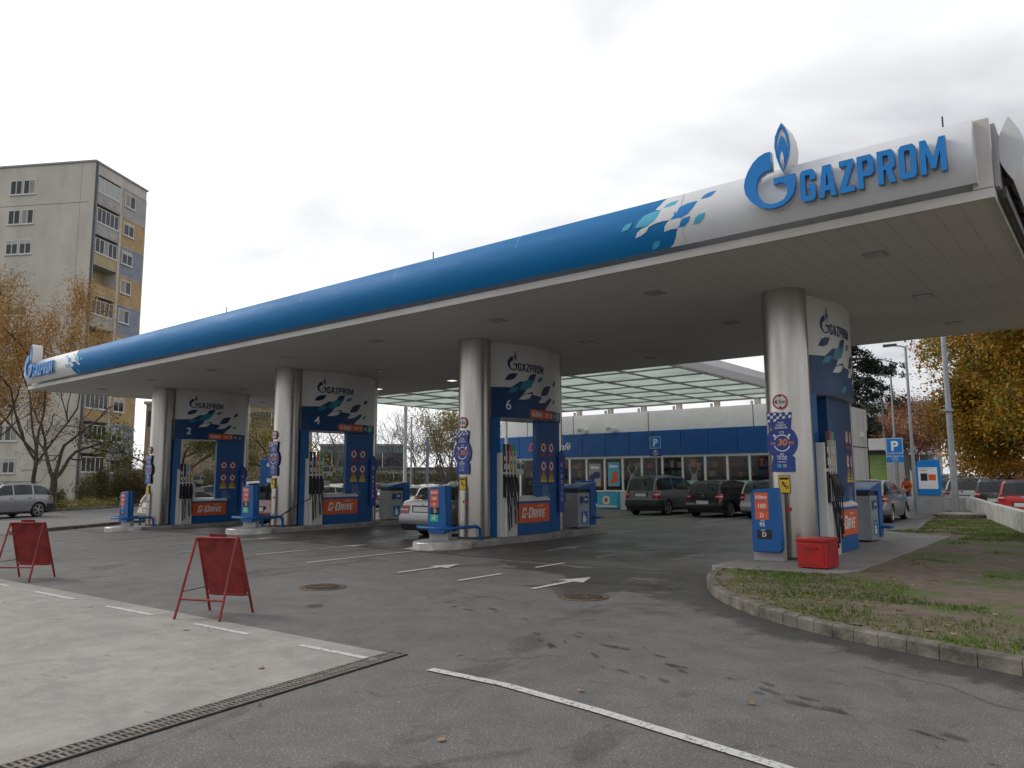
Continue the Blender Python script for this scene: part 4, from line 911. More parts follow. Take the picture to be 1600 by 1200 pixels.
# red chest
t = thing('red_chest', (-4.02, 12.9, .155), 'small red metal chest on the corner of the pump apron', 'chest', rz=R(-3))
MB().box(-.24, .24, -.26, .26, .02, .43).build('body', M['redbox'], t, bevel=.008)
b = MB(); b.box(-.255, .255, -.275, .27, .43, .485); b.build('lid', M['redbox'], t, bevel=.01)
b = MB(); b.box(-.19, .19, -.268, -.26, .06, .40); b.build('front_panel', M['redbox'], t, bevel=.004)
b = MB(); b.tube([(-.09, -.27, .33), (-.09, -.3, .33), (.09, -.3, .33), (.09, -.27, .33)], .008, 6); b.build('handle', mat('dark_red', (.2, .01, .01), .5), t)
# ------------------------------------------------------------------ red A boards
def aboard(loc, rz, lab):
    t = thing('a_board', loc, lab, 'a-board', rz, 'red folding boards on the asphalt')
    rm = M['redboard']; H_, W_, sp = .92, .62, .36
    def leaf(s):
        f = lambda x, z: (x, s*(sp*(1-z/H_))*.85+s*.015, z)
        b = MB(); r_ = .016
        for sx in (-1, 1): b.tube([f(sx*W_/2, 0), f(sx*W_/2*.93, H_)], r_, 8)
        b.tube([f(-W_/2*.93, H_), f(W_/2*.93, H_)], r_, 8); b.tube([f(-W_/2*.98, .22), f(W_/2*.98, .22)], r_*.8, 8)
        return b, f
    b, f = leaf(1); b.build('leg_frame', rm, t, smooth=50)
    b, f = leaf(-1); b.build('leg_frame', rm, t, smooth=50)
    # only the far leaf carries the sheet
    pl = MB(); g = lambda x, z, o: (x, (sp*(1-z/H_))*.85+.015+o, z)
    out_ = [(-.29, .30), (-.27, .24), (-.23, .20), (.23, .20), (.27, .24), (.29, .30), (.275, .9), (.13, .92), (.11, .97), (-.11, .97), (-.13, .92), (-.275, .9)]
    n = len(out_); pl.add([g(x, z, -.006) for x, z in out_]+[g(x, z, .006) for x, z in out_], [(i, (i+1) % n, n+(i+1) % n, n+i) for i in range(n)]+[tuple(range(n)), tuple(range(n, 2*n))])
    pl.build('board', rm, t)
    # side stay
    MB().tube([(-W_/2, -sp*.6, .3), (-W_/2, sp*.6, .3)], .006, 6).build('stay', M['dgrey'], t)
    return t
aboard((-8.68, 5.02, .006), R(23), 'larger red A-board, standing at the concrete edge near the middle dash')
aboard((-14.3, 4.85, .006), R(36), 'red A-board at the left edge of the picture, on the concrete edge')
# ------------------------------------------------------------------ cars
def carpaint(name, c, metal=.0, rough=.28):
    m = bpy.data.materials.new(name); t, b = nodes(m); setp(b, c, rough, metal, .5, .8)
    tc = t.nodes.new('ShaderNodeTexCoord'); x = t.nodes.new('ShaderNodeTexNoise'); x.inputs['Scale'].default_value = 3; x.inputs['Detail'].default_value = 14; t.links.new(tc.outputs['Object'], x.inputs['Vector'])
    r = t.nodes.new('ShaderNodeMapRange'); t.links.new(x.outputs[0], r.inputs[0]); r.inputs[3].default_value = rough-.05; r.inputs[4].default_value = rough+.15; t.links.new(r.outputs[0], b.inputs['Roughness']); return m
PAINT = dict(silver=carpaint('silver_paint', (.30, .30, .31), .6), lsilver=carpaint('pale_silver_paint', (.38, .38, .38), .5), grey=carpaint('grey_paint', (.17, .17, .175), .5), black=carpaint('black_paint', (.012, .012, .014), 0, .2),
  white=carpaint('white_paint', (.68, .68, .68), 0), red=carpaint('red_car_paint', (.42, .012, .015), 0), dred=carpaint('dark_red_paint', (.16, .015, .018), .2), blue=carpaint('blue_car_paint', (.03, .06, .16), .3), teal=carpaint('slate_paint', (.08, .10, .11), .4), beige=carpaint('beige_paint', (.4, .37, .31), .3))
MC = dict(glass=glassmat('car_window', (.62, .68, .66), .42), trim=mat('car_trim', (.02, .02, .02), .55, var=.1), tyre=mat('tyre', (.022, .022, .022), .8, var=.1), rim=mat('alloy', (.45, .45, .46), .3, metal=.8, var=.05), dark=mat('under_body', (.008, .008, .008), .9, var=0),
  tail=mat('tail_lamp', (.32, .008, .01), .12, var=.2, sc=14), tailw=mat('tail_lamp_clear', (.5, .4, .36), .12, var=0), head=mat('head_lamp', (.55, .57, .6), .08, var=.1, sc=12), plate=mat('plate', (.62, .62, .6), .5, var=.04), chrome=mat('chrome', (.6, .6, .6), .15, metal=1, var=0, rvar=0), amber=mat('amber_lamp', (.6, .18, .02), .15, var=0))
KIND = dict(
 sedan=dict(L=4.72, W=1.80, H=1.43, wb=2.80, ro=1.08, zt=[(0, .96), (.05, 1.0), (.18, 1.0), (.3, .97), (.7, .93), (.78, .90), (.93, .78), (1, .62)], gh=[(.14, .99), (.27, 1.34), (.36, 1.43), (.5, 1.44), (.6, 1.38), (.74, .93)], rear=[(.2, .12), (.45, 0), (.62, .01), (.78, .05), (1.0, .10)], pil=[(.445, .46), (.285, .31)], tl=(.66, .88, .80, .5), plate=.78, bump=(.38, .62), cladding=0),
 hatch=dict(L=4.1, W=1.72, H=1.46, wb=2.52, ro=.72, zt=[(0, .93), (.3, .95), (.66, .93), (.76, .90), (.93, .76), (1, .58)], gh=[(.015, .93), (.075, 1.32), (.13, 1.43), (.35, 1.46), (.52, 1.40), (.73, .93)], rear=[(.2, .1), (.42, 0), (.6, .02), (.8, .06), (1.0, .12)], pil=[(.41, .425), (.2, .235)], tl=(.72, .95, .80, .62), plate=.60, bump=(.30, .58), cladding=0),
 van=dict(L=4.32, W=1.76, H=1.66, wb=2.69, ro=.80, zt=[(0, 1.02), (.3, 1.03), (.7, 1.0), (.78, .97), (.93, .82), (1, .62)], gh=[(.0, 1.02), (.045, 1.50), (.09, 1.62), (.35, 1.66), (.55, 1.60), (.80, 1.0)], rear=[(.2, .1), (.45, 0), (.62, .03), (.8, .06), (1.0, .09)], pil=[(.30, .315), (.53, .545)], tl=(.72, 1.04, .80, .66), plate=.86, bump=(.36, .64), cladding=1),
 suv=dict(L=4.85, W=1.93, H=1.74, wb=2.95, ro=.93, zt=[(0, 1.08), (.3, 1.10), (.68, 1.08), (.76, 1.06), (.93, .95), (1, .78)], gh=[(.02, 1.08), (.09, 1.52), (.16, 1.66), (.35, 1.74), (.56, 1.68), (.74, 1.09)], rear=[(.3, .1), (.5, 0), (.7, .02), (.9, .05), (1.1, .10)], pil=[(.24, .26), (.46, .475)], tl=(.88, 1.04, .78, .5), plate=.85, bump=(.36, .66), cladding=1),
 estate=dict(L=4.4, W=1.72, H=1.46, wb=2.6, ro=.95, zt=[(0, .95), (.3, .96), (.66, .94), (.76, .91), (.93, .77), (1, .6)], gh=[(.01, .95), (.06, 1.30), (.11, 1.41), (.35, 1.46), (.55, 1.40), (.74, .94)], rear=[(.2, .1), (.42, 0), (.6, .02), (.8, .05), (1.0, .10)], pil=[(.25, .27), (.45, .46)], tl=(.68, .95, .80, .66), plate=.78, bump=(.30, .58), cladding=0),
)
def interp(tab, x):
    if x <= tab[0][0]: return tab[0][1]
    for (a, b), (c, d) in zip(tab, tab[1:]):
        if x <= c: return b+(d-b)*(x-a)/(c-a)
    return tab[-1][1]
CARM = {}
def wheelmesh():
    if 'tyre' in CARM: return
    b = MB(); r = .315; b.lathe([(-.095, r-.09), (-.10, r-.03), (-.085, r-.006), (-.05, r), (.05, r), (.085, r-.006), (.10, r-.03), (.095, r-.09)], 'y', n=32); CARM['tyre'] = b.mesh('tyre', MC['tyre'], 40)
    b = MB(); b.lathe([(-.085, r-.085), (-.075, r-.10), (-.02, r-.11), (-.02, .01)], 'y', n=28); b.lathe([(.085, r-.085), (.04, r-.1), (.0, .01)], 'y', n=28)
    CARM['rimback'] = b.mesh('wheel_well', MC['dark'], 40)
    b = MB(); b.lathe([(-.098, r-.075), (-.098, r-.095), (-.06, r-.105)], 'y', n=32); b.lathe([(-.03, .07), (-.09, .055), (-.095, .001)], 'y', n=16)
    for k in range(5):
        for d_ in (-.11, .11):
            a = 2*math.pi*k/5+d_; a2 = 2*math.pi*k/5+d_*1.7; p = Vector((math.cos(a), math.sin(a))); q = Vector((math.cos(a2), math.sin(a2))); nn = Vector((-p.y, p.x))*.018
            i_, o_ = p*.04, q*(r-.1)
            b.add([(i_.x-nn.x, -.088, i_.y-nn.y), (i_.x+nn.x, -.088, i_.y+nn.y), (o_.x+nn.x, -.078, o_.y+nn.y), (o_.x-nn.x, -.078, o_.y-nn.y), (i_.x-nn.x, -.05, i_.y-nn.y), (i_.x+nn.x, -.05, i_.y+nn.y), (o_.x+nn.x, -.05, o_.y+nn.y), (o_.x-nn.x, -.05, o_.y-nn.y)], [(0, 1, 2, 3), (0, 4, 5, 1), (1, 5, 6, 2), (3, 2, 6, 7), (0, 3, 7, 4)])
    CARM['rim'] = b.mesh('rim', MC['rim'], 40)
def carmeshes(kind):
    if kind in CARM: return CARM[kind]
    wheelmesh(); K = KIND[kind]; L, W, H = K['L'], K['W'], K['H']; hl = L/2
    xr_ax = -hl+K['ro']; xf_ax = xr_ax+K['wb']; WR = .42 if kind == 'suv' else .36; wc = .36 if kind == 'suv' else .315
    def taper(t): a = max(0, (abs(t)-.74)/.26); return 1-.15*a**2.2
    def zbot(x):
        z = .2
        for ax in (xr_ax, xf_ax):
            d = abs(x-ax)
            if d < WR: z = max(z, wc+math.sqrt(WR*WR-d*d))
        return z
    ztop = lambda x: interp(K['zt'], (x+hl)/L)
    def wz(z, top):
        f = (z-.2)/(top-.2); return W/2*(interp([(0, .955), (.12, .975), (.35, .995), (.6, 1.0), (.8, .985), (1, .935)], f))
    def S(t, z, top=None):
        x0 = t*hl; top = top or ztop(x0)
        x = x0
        if t < -.78: x += interp(K['rear'], z)*((-t-.78)/.22)**1.5
        if t > .78: x -= interp([(.2, .12), (.4, .0), (.55, .02), (.75, .12), (1.1, .3)], z)*((t-.78)/.22)**1.5
        return x, wz(z, top)*taper(t)
    ts = set([-1, -.985, -.96, -.93, -.89, -.84, 1, .985, .96, .93, .89, .84])
    for k in range(-16, 17): ts.add(k/20)
    for ax in (xr_ax, xf_ax):
        for k in range(-9, 10): ts.add((ax+WR*math.sin(k/9*math.pi/2)*.9999)/hl)
    ts = sorted(t for t in ts if -1 <= t <= 1); t2 = [ts[0]]
    for t in ts[1:]:
        if t-t2[-1] > .006: t2.append(t)
    ts = t2; ts[-1] = 1
    FR = [0, .06, .18, .35, .52, .68, .82, .93, 1.0]
    body = MB(); rings = []
    for t in ts:
        x0 = t*hl; top = ztop(x0); zb = zbot(x0); ring = []
        for f in FR:
            z = zb+(top-zb)*f; x, y = S(t, z, top); ring.append((x, y, z))
        x, y = S(t, top, top); ring += [(x, y*.86, top+.022), (x, y*.4, top+.035)]
        ring = ring+[(a, -b_, c) for a, b_, c in reversed(ring)]; rings.append(ring)
    n = len(rings[0]); vs = [p for r_ in rings for p in r_]
    fs = [(i*n+k, (i+1)*n+k, (i+1)*n+k+1, i*n+k+1) for i in range(len(ts)-1) for k in range(n-1)]
    h = n//2
    for base in (0, (len(ts)-1)*n):
        for k in range(h-1): fs.append((base+k, base+k+1, base+n-2-k, base+n-1-k))
    body.add(vs, fs)
    out = [('body', body.mesh('body', MC['dark'], 35))]
    ub = MB(); ub.box(-hl+.3, hl-.35, -W/2+.2, W/2-.2, .19, .8); out.append(('underbody', ub.mesh('underbody', MC['dark'])))
    st_ = MB()
    for u_ in ((.30, .50) if kind != 'sedan' else (.36, .54)):
        for sy in (-1, 1):
            x_ = u_*L-hl; y_ = sy*W*.2; hb = H*.66
            st_.prism([(x_-.08, .5), (x_+.12, .5), (x_+.02, hb), (x_-.08, hb)], y_-.22, y_+.22, 'y'); st_.box(x_-.08, x_, y_-.12, y_+.12, hb+.02, hb+.18)
    st_.box(.72*L-hl, .80*L-hl, -W*.38, W*.38, .6, ztop(.7*L-hl)-.03); out.append(('seats', st_.mesh('seats', mat('seat_cloth', (.035, .035, .038), .9))))
    # greenhouse
    gh = K['gh']; belt = lambda u: ztop(u*L-hl)-.01
    us = sorted(set([g_[0] for g_ in gh]+[p for q in K['pil'] for p in q]+[gh[0][0]+(gh[-1][0]-gh[0][0])*k/22 for k in range(23)]))
    roof = max(z for _, z in gh); ir = [k for k, g_ in enumerate(gh) if g_[1] > roof-.09]; ur0, ur1 = gh[ir[0]][0], gh[ir[-1]][0]
    cab, gl, gl2, rw, ws_ = MB(), MB(), MB(), MB(), MB()
    def prof(u):
        x = u*L-hl; b0 = belt(u); zt = max(interp(gh, u), b0+.003); f = (zt-b0)/(roof-b0)
        tb = taper(x/hl); yb = W/2*.93*tb; yr = W/2*.745*tb
        P = []
        for s in (0, .08, .5, .86, .97):
            z = b0+(zt-b0)*s; q = f*s; P.append((x, yb+(yr-yb)*(q*.85+.15*q*q), z))
        yt = P[-1][1]; P.append((x, yt*.90, zt+.0)); P.append((x, yt*.45, zt+.028*f)); P.append((x, 0, zt+.035*f)); return P
    PR = [prof(u) for u in us]
    for i in range(len(us)-1):
        um = (us[i]+us[i+1])/2; A, B = PR[i], PR[i+1]
        pill = any(a <= um <= c for a, c in K['pil'])
        for sg in (1, -1):
            m_ = lambda p, o=0: (p[0], sg*(p[1]-o), p[2])
            for k in range(7):
                q = [m_(A[k]), m_(B[k]), m_(B[k+1]), m_(A[k+1])]
                if k in (1, 2) and not pill and us[i+1] > gh[0][0]+.02 and um < gh[-1][0]-.03: (gl if sg > 0 else gl2).add([m_(A[k], .008), m_(B[k], .008), m_(B[k+1], .008), m_(A[k+1], .008)], [(0, 1, 2, 3)])
                elif k >= 5 and (um < ur0 or um > ur1): (rw if um < ur0 else ws_).add(q, [(0, 1, 2, 3)])
                else: cab.add(q, [(0, 1, 2, 3)])
    out.append(('cabin', cab.mesh('cabin', MC['dark'], 35))); [out.append(('side_windows', q.mesh('side_windows', MC['glass'], 40))) for q in (gl, gl2)]; out.append(('rear_window', rw.mesh('rear_window', MC['glass'], 40))); out.append(('windscreen', ws_.mesh('windscreen', MC['glass'], 40)))
    # wrap-round patches at either end
    def patch(z0, z1, t0, yin, off, end=-1, ys=(1, -1), nz=4, full=False):
        b = MB()
        for sg in ys:
            path = []
            tt = [t0+(1-t0)*k/8 for k in range(9)]
            cols = []
            for t in tt:
                cols.append([(S(end*t, z0+(z1-z0)*j/nz)[0]+end*off*(0 if t < .9 else (t-.9)/.1), sg*(S(end*t, z0+(z1-z0)*j/nz)[1]+off), z0+(z1-z0)*j/nz) for j in range(nz+1)])
            for q in (0, .5, 1):
                cols.append([(S(end, z0+(z1-z0)*j/nz)[0]+end*off, sg*(S(end, z0+(z1-z0)*j/nz)[1]*(1-q)+W/2*yin*q), z0+(z1-z0)*j/nz) for j in range(nz+1)])
            vs = [p for c in cols for p in c]; m1 = nz+1
            b.add(vs, [(i*m1+j, (i+1)*m1+j, (i+1)*m1+j+1, i*m1+j+1) for i in range(len(cols)-1) for j in range(nz)])
        return b
    z0, z1, yo, yi = K['tl']
    for sg in (1, -1): out.append(('tail_light', patch(z0, z1, .90, yi, .012, -1, (sg,)).mesh('tail_light', MC['tail'], 50)))
    for sg in (1, -1): out.append(('indicator', patch(z0+(z1-z0)*.40, z0+(z1-z0)*.58, .905, yi+.03, .016, -1, (sg,), 1).mesh('indicator', MC['tailw'], 50)))
    for sg in (1, -1): out.append(('headlight', patch(.62, .74, .88, .45, .012, 1, (sg,)).mesh('headlight', MC['head'], 50)))
    bz = K['bump']
    out.append(('rear_bumper', patch(bz[0], bz[1], .80, 0, .022).mesh('rear_bumper', MC['trim' if K['cladding'] else 'dark'], 40)))
    out.append(('lower_valance', patch(.2, bz[0]-.01, .80, 0, .01).mesh('lower_valance', MC['trim'], 40)))
    out.append(('front_bumper', patch(.24, .5, .80, 0, .02, 1).mesh('front_bumper', MC['dark'], 40)))
    b = MB(); b.box(hl-.02, hl+.025, -.45, .45, .52, .62); out.append(('grille', b.mesh('grille', MC['trim'])))
    zp = K['plate']; xp = S(-1, zp)[0]-.035-(.01 if zp < bz[1] else 0)
    b = MB(); b.box(xp, xp+.03, -.27, .27, zp-.065, zp+.065); out.append(('number_plate', b.mesh('number_plate', MC['plate'])))
    b = MB(); b.box(xp+.004, xp+.035, -.32, .32, zp-.085, zp+.10); out.append(('plate_recess', b.mesh('plate_recess', MC['trim'])))
    b = MB(); zz = ztop(-hl*.98)-.06; b.box(S(-1, zz)[0]-.012, S(-1, zz)[0]+.03, -.05, .05, zz-.035, zz+.035); out.append(('badge', b.mesh('badge', MC['chrome'])))
    # door seams and handles, mirrors, wiper
    b = MB()
    for u in [p[0]+.005 for p in K['pil']]+[gh[-1][0]-.07]:
        x = u*L-hl; zs = [max(zbot(x)+.05, .3)+(belt(u)-max(zbot(x)+.05, .3))*k/6 for k in range(7)]
        for sg in (1, -1):
            vs = []
            for z in zs: y = S(x/hl, z)[1]+.002; vs += [(x-.006, sg*y, z), (x+.006, sg*y, z)]
            b.add(vs, [(2*k, 2*k+1, 2*k+3, 2*k+2) for k in range(6)])
    out.append(('door_seams', b.mesh('door_seams', MC['trim'])))
    for u in [K['pil'][0][0]+.03 if K['pil'][0][0] > K['pil'][1][0] else K['pil'][1][0]+.03, min(p[0] for p in K['pil'])+.04]:
        x = u*L-hl
        for sg in (1, -1): y = S(x/hl, belt(u)-.12)[1]; b = MB(); b.box(x, x+.17, min(sg*y, sg*(y+.025)), max(sg*y, sg*(y+.025)), belt(u)-.13, belt(u)-.105); out.append(('door_handle', b.mesh('door_handle', MC['dark' if K['cladding'] < 1 else 'trim'])))
    for sg in (1, -1):
        u = gh[-1][0]-.085; x = u*L-hl; y = W/2*.93; b = MB()
        b.prism([(x-.04, belt(u)+.03), (x+.08, belt(u)+.02), (x+.07, belt(u)+.15), (x-.04, belt(u)+.17)], min(sg*(y), sg*(y+.17)), max(sg*y, sg*(y+.17)), 'y'); out.append(('mirror', b.mesh('mirror', MC['dark'])))
    b = MB(); u = gh[0][0]+.012; x = u*L-hl; z_ = interp(gh, u); b.tube([(x-.02, 0, z_), (x+.05, .28, z_+.1)], .009, 5); out.append(('wiper', b.mesh('wiper', MC['trim'])))
    if K['cladding']:
        b = MB()
        for sg in (1, -1):
            vs = []; fs = []
            for k in range(0, 13):
                x = xr_ax+WR+.02+(K['wb']-2*WR-.04)*k/12
                for z in (.2, .32): vs.append((x, sg*(S(x/hl, z)[1]+.012), z))
            b.add(vs, [(2*k, 2*k+2, 2*k+3, 2*k+1) for k in range(12)])
        out.append(('sill', b.mesh('sill', MC['trim'])))
        b = MB()
        for sg in (1, -1): b.tube([(-hl+.17*L, sg*W*.33, roof+.0), (-hl+.19*L, sg*W*.33, roof+.05), (-hl+.52*L, sg*W*.33, roof+.045), (-hl+.54*L, sg*W*.33, roof-.02)], .014, 6)
        out.append(('roof_rails', b.mesh('roof_rails', MC['trim'])))
    if kind == 'sedan':
        b = MB(); b.box(-hl+.06*L, -hl+.075*L, -.2, .2, 1.035, 1.05); out.append(('brake_light', b.mesh('brake_light', MC['tail'])))
    CARM[kind] = (out, xr_ax, xf_ax); return CARM[kind]
PAINTED = {'body', 'cabin', 'rear_bumper', 'front_bumper', 'mirror', 'door_handle'}
def car(kind, paint, x, y, hd, label, group, dz=0, ws=1.):
    out, xr_, xf_ = carmeshes(kind); K = KIND[kind]
    t = thing({'van': 'minivan', 'suv': 'suv', 'sedan': 'saloon_car', 'hatch': 'hatchback', 'estate': 'estate_car'}[kind], (x, y, gz(x)+dz), label, 'car', R(hd), group)
    for nm, me in out:
        o = bpy.data.objects.new(nm, me); COL.objects.link(o); o.parent = t
        if nm in PAINTED and not (nm == 'rear_bumper' and K['cladding']) and not (nm == 'door_handle' and K['cladding']):
            o.material_slots[0].link = 'OBJECT'; o.material_slots[0].material = PAINT[paint]
    for ax in (xr_, xf_):
        for sg in (-1, 1):
            w_ = bpy.data.objects.new('wheel', CARM['rimback']); COL.objects.link(w_); w_.parent = t; wsc = 1.16 if kind == 'suv' else 1; w_.scale = (wsc, 1, wsc); w_.location = (ax, sg*(K['W']/2-.115), .315*wsc)
            if sg > 0: w_.rotation_euler = (0, 0, math.pi)
            for nm in ('tyre', 'rim'):
                o = bpy.data.objects.new(nm, CARM[nm]); COL.objects.link(o); o.parent = w_
    return t
G1, G2, G3 = 'cars parked in front of the shop', 'cars parked in the lot behind the pumps', 'cars parked beyond the white wall'
car('sedan', 'silver', -15.05, 16.9, 92, 'silver saloon refuelling at the pump, seen from behind, with long number plate', 'cars at the pumps')
car('hatch', 'dred', -24.3, 17.6, 92, 'dark red hatchback refuelling between the two leftmost pump islands', 'cars at the pumps')
car('hatch', 'beige', -32.3, 17.4, 92, 'beige hatchback on the street side of the leftmost pump', 'cars at the pumps')
car('van', 'grey', -15.9, 30.6, 86, 'grey minivan with tall rear window parked facing the shop', G1)
car('hatch', 'black', -12.95, 30.3, 84, 'black hatchback parked between the grey minivan and a silver estate', G1)
car('estate', 'lsilver', -10.8, 30.6, 86, 'silver estate car parked right of the black hatchback', G1)
car('hatch', 'silver', -7.3, 30.2, 92, 'silver hatchback parked by the grass and the parking sign', G1)
car('suv', 'silver', -43.7, 13.4, -70, 'silver suv driving on the street at the left edge', 'cars on the street', dz=.01)
lot = [('hatch', 'white', -29.6, 30.4, 75), ('sedan', 'lsilver', -33.2, 31.4, 70), ('suv', 'white', -37.3, 24.6, 60), ('hatch', 'silver', -35.6, 28.0, 66), ('hatch', 'grey', -38.6, 31.5, 66), ('suv', 'black', -41.8, 27.4, 60), ('sedan', 'white', -36.2, 36.3, 70),
 ('hatch', 'white', -40.5, 38.2, 70), ('sedan', 'silver', -32.9, 38.2, 72), ('hatch', 'blue', -44.6, 36.0, 66), ('estate', 'white', -44.9, 31.6, 64), ('sedan', 'teal', -47.5, 27.4, 60), ('hatch', 'red', -47.6, 41.4, 66), ('suv', 'silver', -37.8, 42.6, 70), ('hatch', 'black', -30.6, 43.2, 75), ('hatch', 'silver', -31.9, 34.6, 72), ('estate', 'white', -34.3, 35.2, 70), ('sedan', 'white', -30.9, 38.8, 74), ('hatch', 'white', -39.6, 33.4, 68), ('suv', 'white', -34.9, 45.4, 72), ('sedan', 'grey', -42.0, 33.6, 66)]
where = ['white hatchback behind the silver saloon, beside the lamp post', 'pale silver saloon second in the lot row behind the pumps', 'white suv seen between the two leftmost columns', 'silver hatchback seen through the middle pump opening', 'grey hatchback in the lot, seen over the middle orange box', 'black suv seen through the leftmost pump opening', 'white saloon in the second row behind the pumps',
 'white hatchback far in the third row of the lot', 'silver saloon in the second row, left of the shop', 'dark blue hatchback by the hedge behind the pumps', 'white estate car in the lot behind the middle pump', 'slate coloured saloon behind the leftmost pump', 'bright red hatchback farthest back, by the hedge', 'silver suv in the back row near the tall grey sign', 'black hatchback in the back row beside the shop', 'silver hatchback between the first lot row and the white mast', 'white estate directly behind the pale silver saloon', 'white saloon close to the left wall of the shop', 'white hatchback left of the tall grey sign slab', 'white suv in the last row below the bare trees', 'grey saloon left of the white hatchback by the sign slab']
for (k_, p_, x, y, h_), lab in zip(lot, where): car(k_, p_, x, y, h_, lab, G2)
lot = [('hatch', 'lsilver', -5.6, 42.6, 78), ('hatch', 'black', -3.9, 38.6, 80), ('hatch', 'red', -2.55, 33.4, 82), ('van', 'white', -8.0, 50.5, 80), ('suv', 'grey', -4.2, 58.5, 160), ('sedan', 'beige', -1.2, 50.5, 160), ('hatch', 'teal', 1.4, 43.8, 75), ('suv', 'white', .8, 62.0, 160), ('estate', 'silver', -6.9, 46.8, 80), ('hatch', 'white', -2.6, 44.6, 80)]
where = ['pale silver hatchback first behind the white wall, right of the pole', 'black hatchback behind the white wall between silver and red ones', 'bright red hatchback behind the white wall at the right edge', 'white minivan behind the blue notice totem', 'grey suv under the yellow leaves, far behind the silver hatchback', 'beige saloon far behind the red hatchback', 'slate hatchback beyond the red one at the right edge', 'white suv farthest under the big autumn trees', 'silver estate car between the blue totem and the tall pole', 'white hatchback in the second row behind the black one']
for (k_, p_, x, y, h_), lab in zip(lot, where): car(k_, p_, x, y, h_, lab, G3)
# ------------------------------------------------------------------ shop
SY = 36.0; SX0, SX1, SY1 = -29.95, -10.6, 43.4
shop = thing('service_shop', (-20, SY, 0), 'low white and blue service shop with a glazed front', 'shop')
W_ = dict(world=True)
sw = mat('shop_panel', (.78, .78, .77), .5, var=.06, sc=1.5)
b = MB(); b.box(SX0, SX1, SY, SY1, 4.0, 5.10); b.build('white_parapet', sw, shop, **W_)
b = MB()
for x in (-27.9, -24.55, -19.7, -13.95): b.box(x-.02, x+.02, SY-.004, SY, 4.0, 5.1)
b.build('parapet_joints', M['dgrey'], shop, **W_)
bp_ = mat('shop_blue', (.002, .095, .34), .4, var=.08, sc=2)
b = MB(); x = SX0
while x < SX1-.1:
    x2 = min(x+1.52, SX1+.06); b.box(x+.012, x2-.012, SY-.12, SY-.0, 2.74, 4.03); x = x2
b.build('blue_fascia', bp_, shop, **W_)
MB().box(SX0, SX1+.03, SY-.1, SY+.3, 2.74, 2.76).build('fascia_back', M['dblue'], shop, **W_) if False else None
b = MB(); b.box(SX1-.2, SX1, SY, SY1, 0, 4.0); b.box(SX0, SX0+.2, SY, SY1, 0, 4.0); b.box(SX0, SX1, SY1-.2, SY1+.001, 0, 4.0); b.build('side_walls', sw, shop, **W_)
b = MB()
for k in range(1, 7): b.box(SX1, SX1+.006, SY+k*1.1-.012, SY+k*1.1+.012, 0, 5.1)
b.build('side_joints', M['grey'], shop, **W_)
b = MB(); b.box(SX1, SX1+.16, SY1-1.3, SY1-1.1, 3.6, 3.85); b.build('security_light', M['white'], shop, **W_)
MB().box(SX0, SX1, SY, SY1, 3.05, 3.1).build('ceiling', M['white'], shop, **W_)
MB().box(SX0+.2, SX1-.2, SY+.01, SY1-.2, .0, .03).build('shop_floor', M['grey'], shop, **W_)
mul = [-29.8, -28.9, -27.65, -26.4, -25.1, -23.88, -22.62, -21.41, -20.16, -18.87, -17.64, -16.34, -15.09, -13.9, -12.7, -11.6, -10.7]
mul = [-20+(x+20)*.947 for x in mul]
b = MB()
for x in mul: b.box(x-.05, x+.05, SY-.05, SY+.06, 0, 2.72)
b.box(SX0, SX1, SY-.04, SY+.05, 2.62, 2.735); b.box(SX0, SX1, SY-.04, SY+.05, .0, .14); b.build('window_frame', sw, shop, **W_)
for x, x2 in zip(mul, mul[1:]): MB().box(x+.05, x2-.05, SY-.006, SY+.006, .14, 2.62).build('pane', M['shopglass'], shop, **W_)
rr = random.Random(5); cols = [mat('goods_%s' % n, c, .6, var=.2, sc=9) for n, c in (('amber', (.3, .12, .04)), ('red', (.25, .02, .02)), ('cream', (.3, .26, .2)), ('green', (.04, .12, .05)), ('blue', (.03, .07, .2)), ('brown', (.08, .045, .03)), ('dark', (.03, .03, .03)))]
b = MB(); x = SX0+.4
while x < SX1-1:
    for z in (.1, .6, 1.1, 1.6, 2.1):
        xx = x
        while xx < x+1.4: w_ = rr.uniform(.12, .4); b.box(xx, xx+w_-.03, SY+1.6+rr.uniform(0, .1), SY+2.1, z, z+rr.uniform(.22, .42), rr.randrange(7)); xx += w_
    x += 1.9
b.build('shelf_goods', cols, shop, **W_)
b = MB(); b.box(SX0+.2, SX1-.2, SY+2.12, SY+2.2, 0, 2.6); b.build('back_wall', mat('shop_inner', (.07, .05, .04), .8), shop, **W_)
lamp2 = bpy.data.materials.new('shop_lamp'); t_, b_ = nodes(lamp2); b_.inputs['Emission Color'].default_value = (1, .8, .6, 1); b_.inputs['Emission Strength'].default_value = 14
b = MB()
for k in range(9): b.box(-28.6+k*2.1, -28.1+k*2.1, SY+.7, SY+.85, 3.0, 3.045)
b.build('ceiling_lamps', lamp2, shop, **W_)
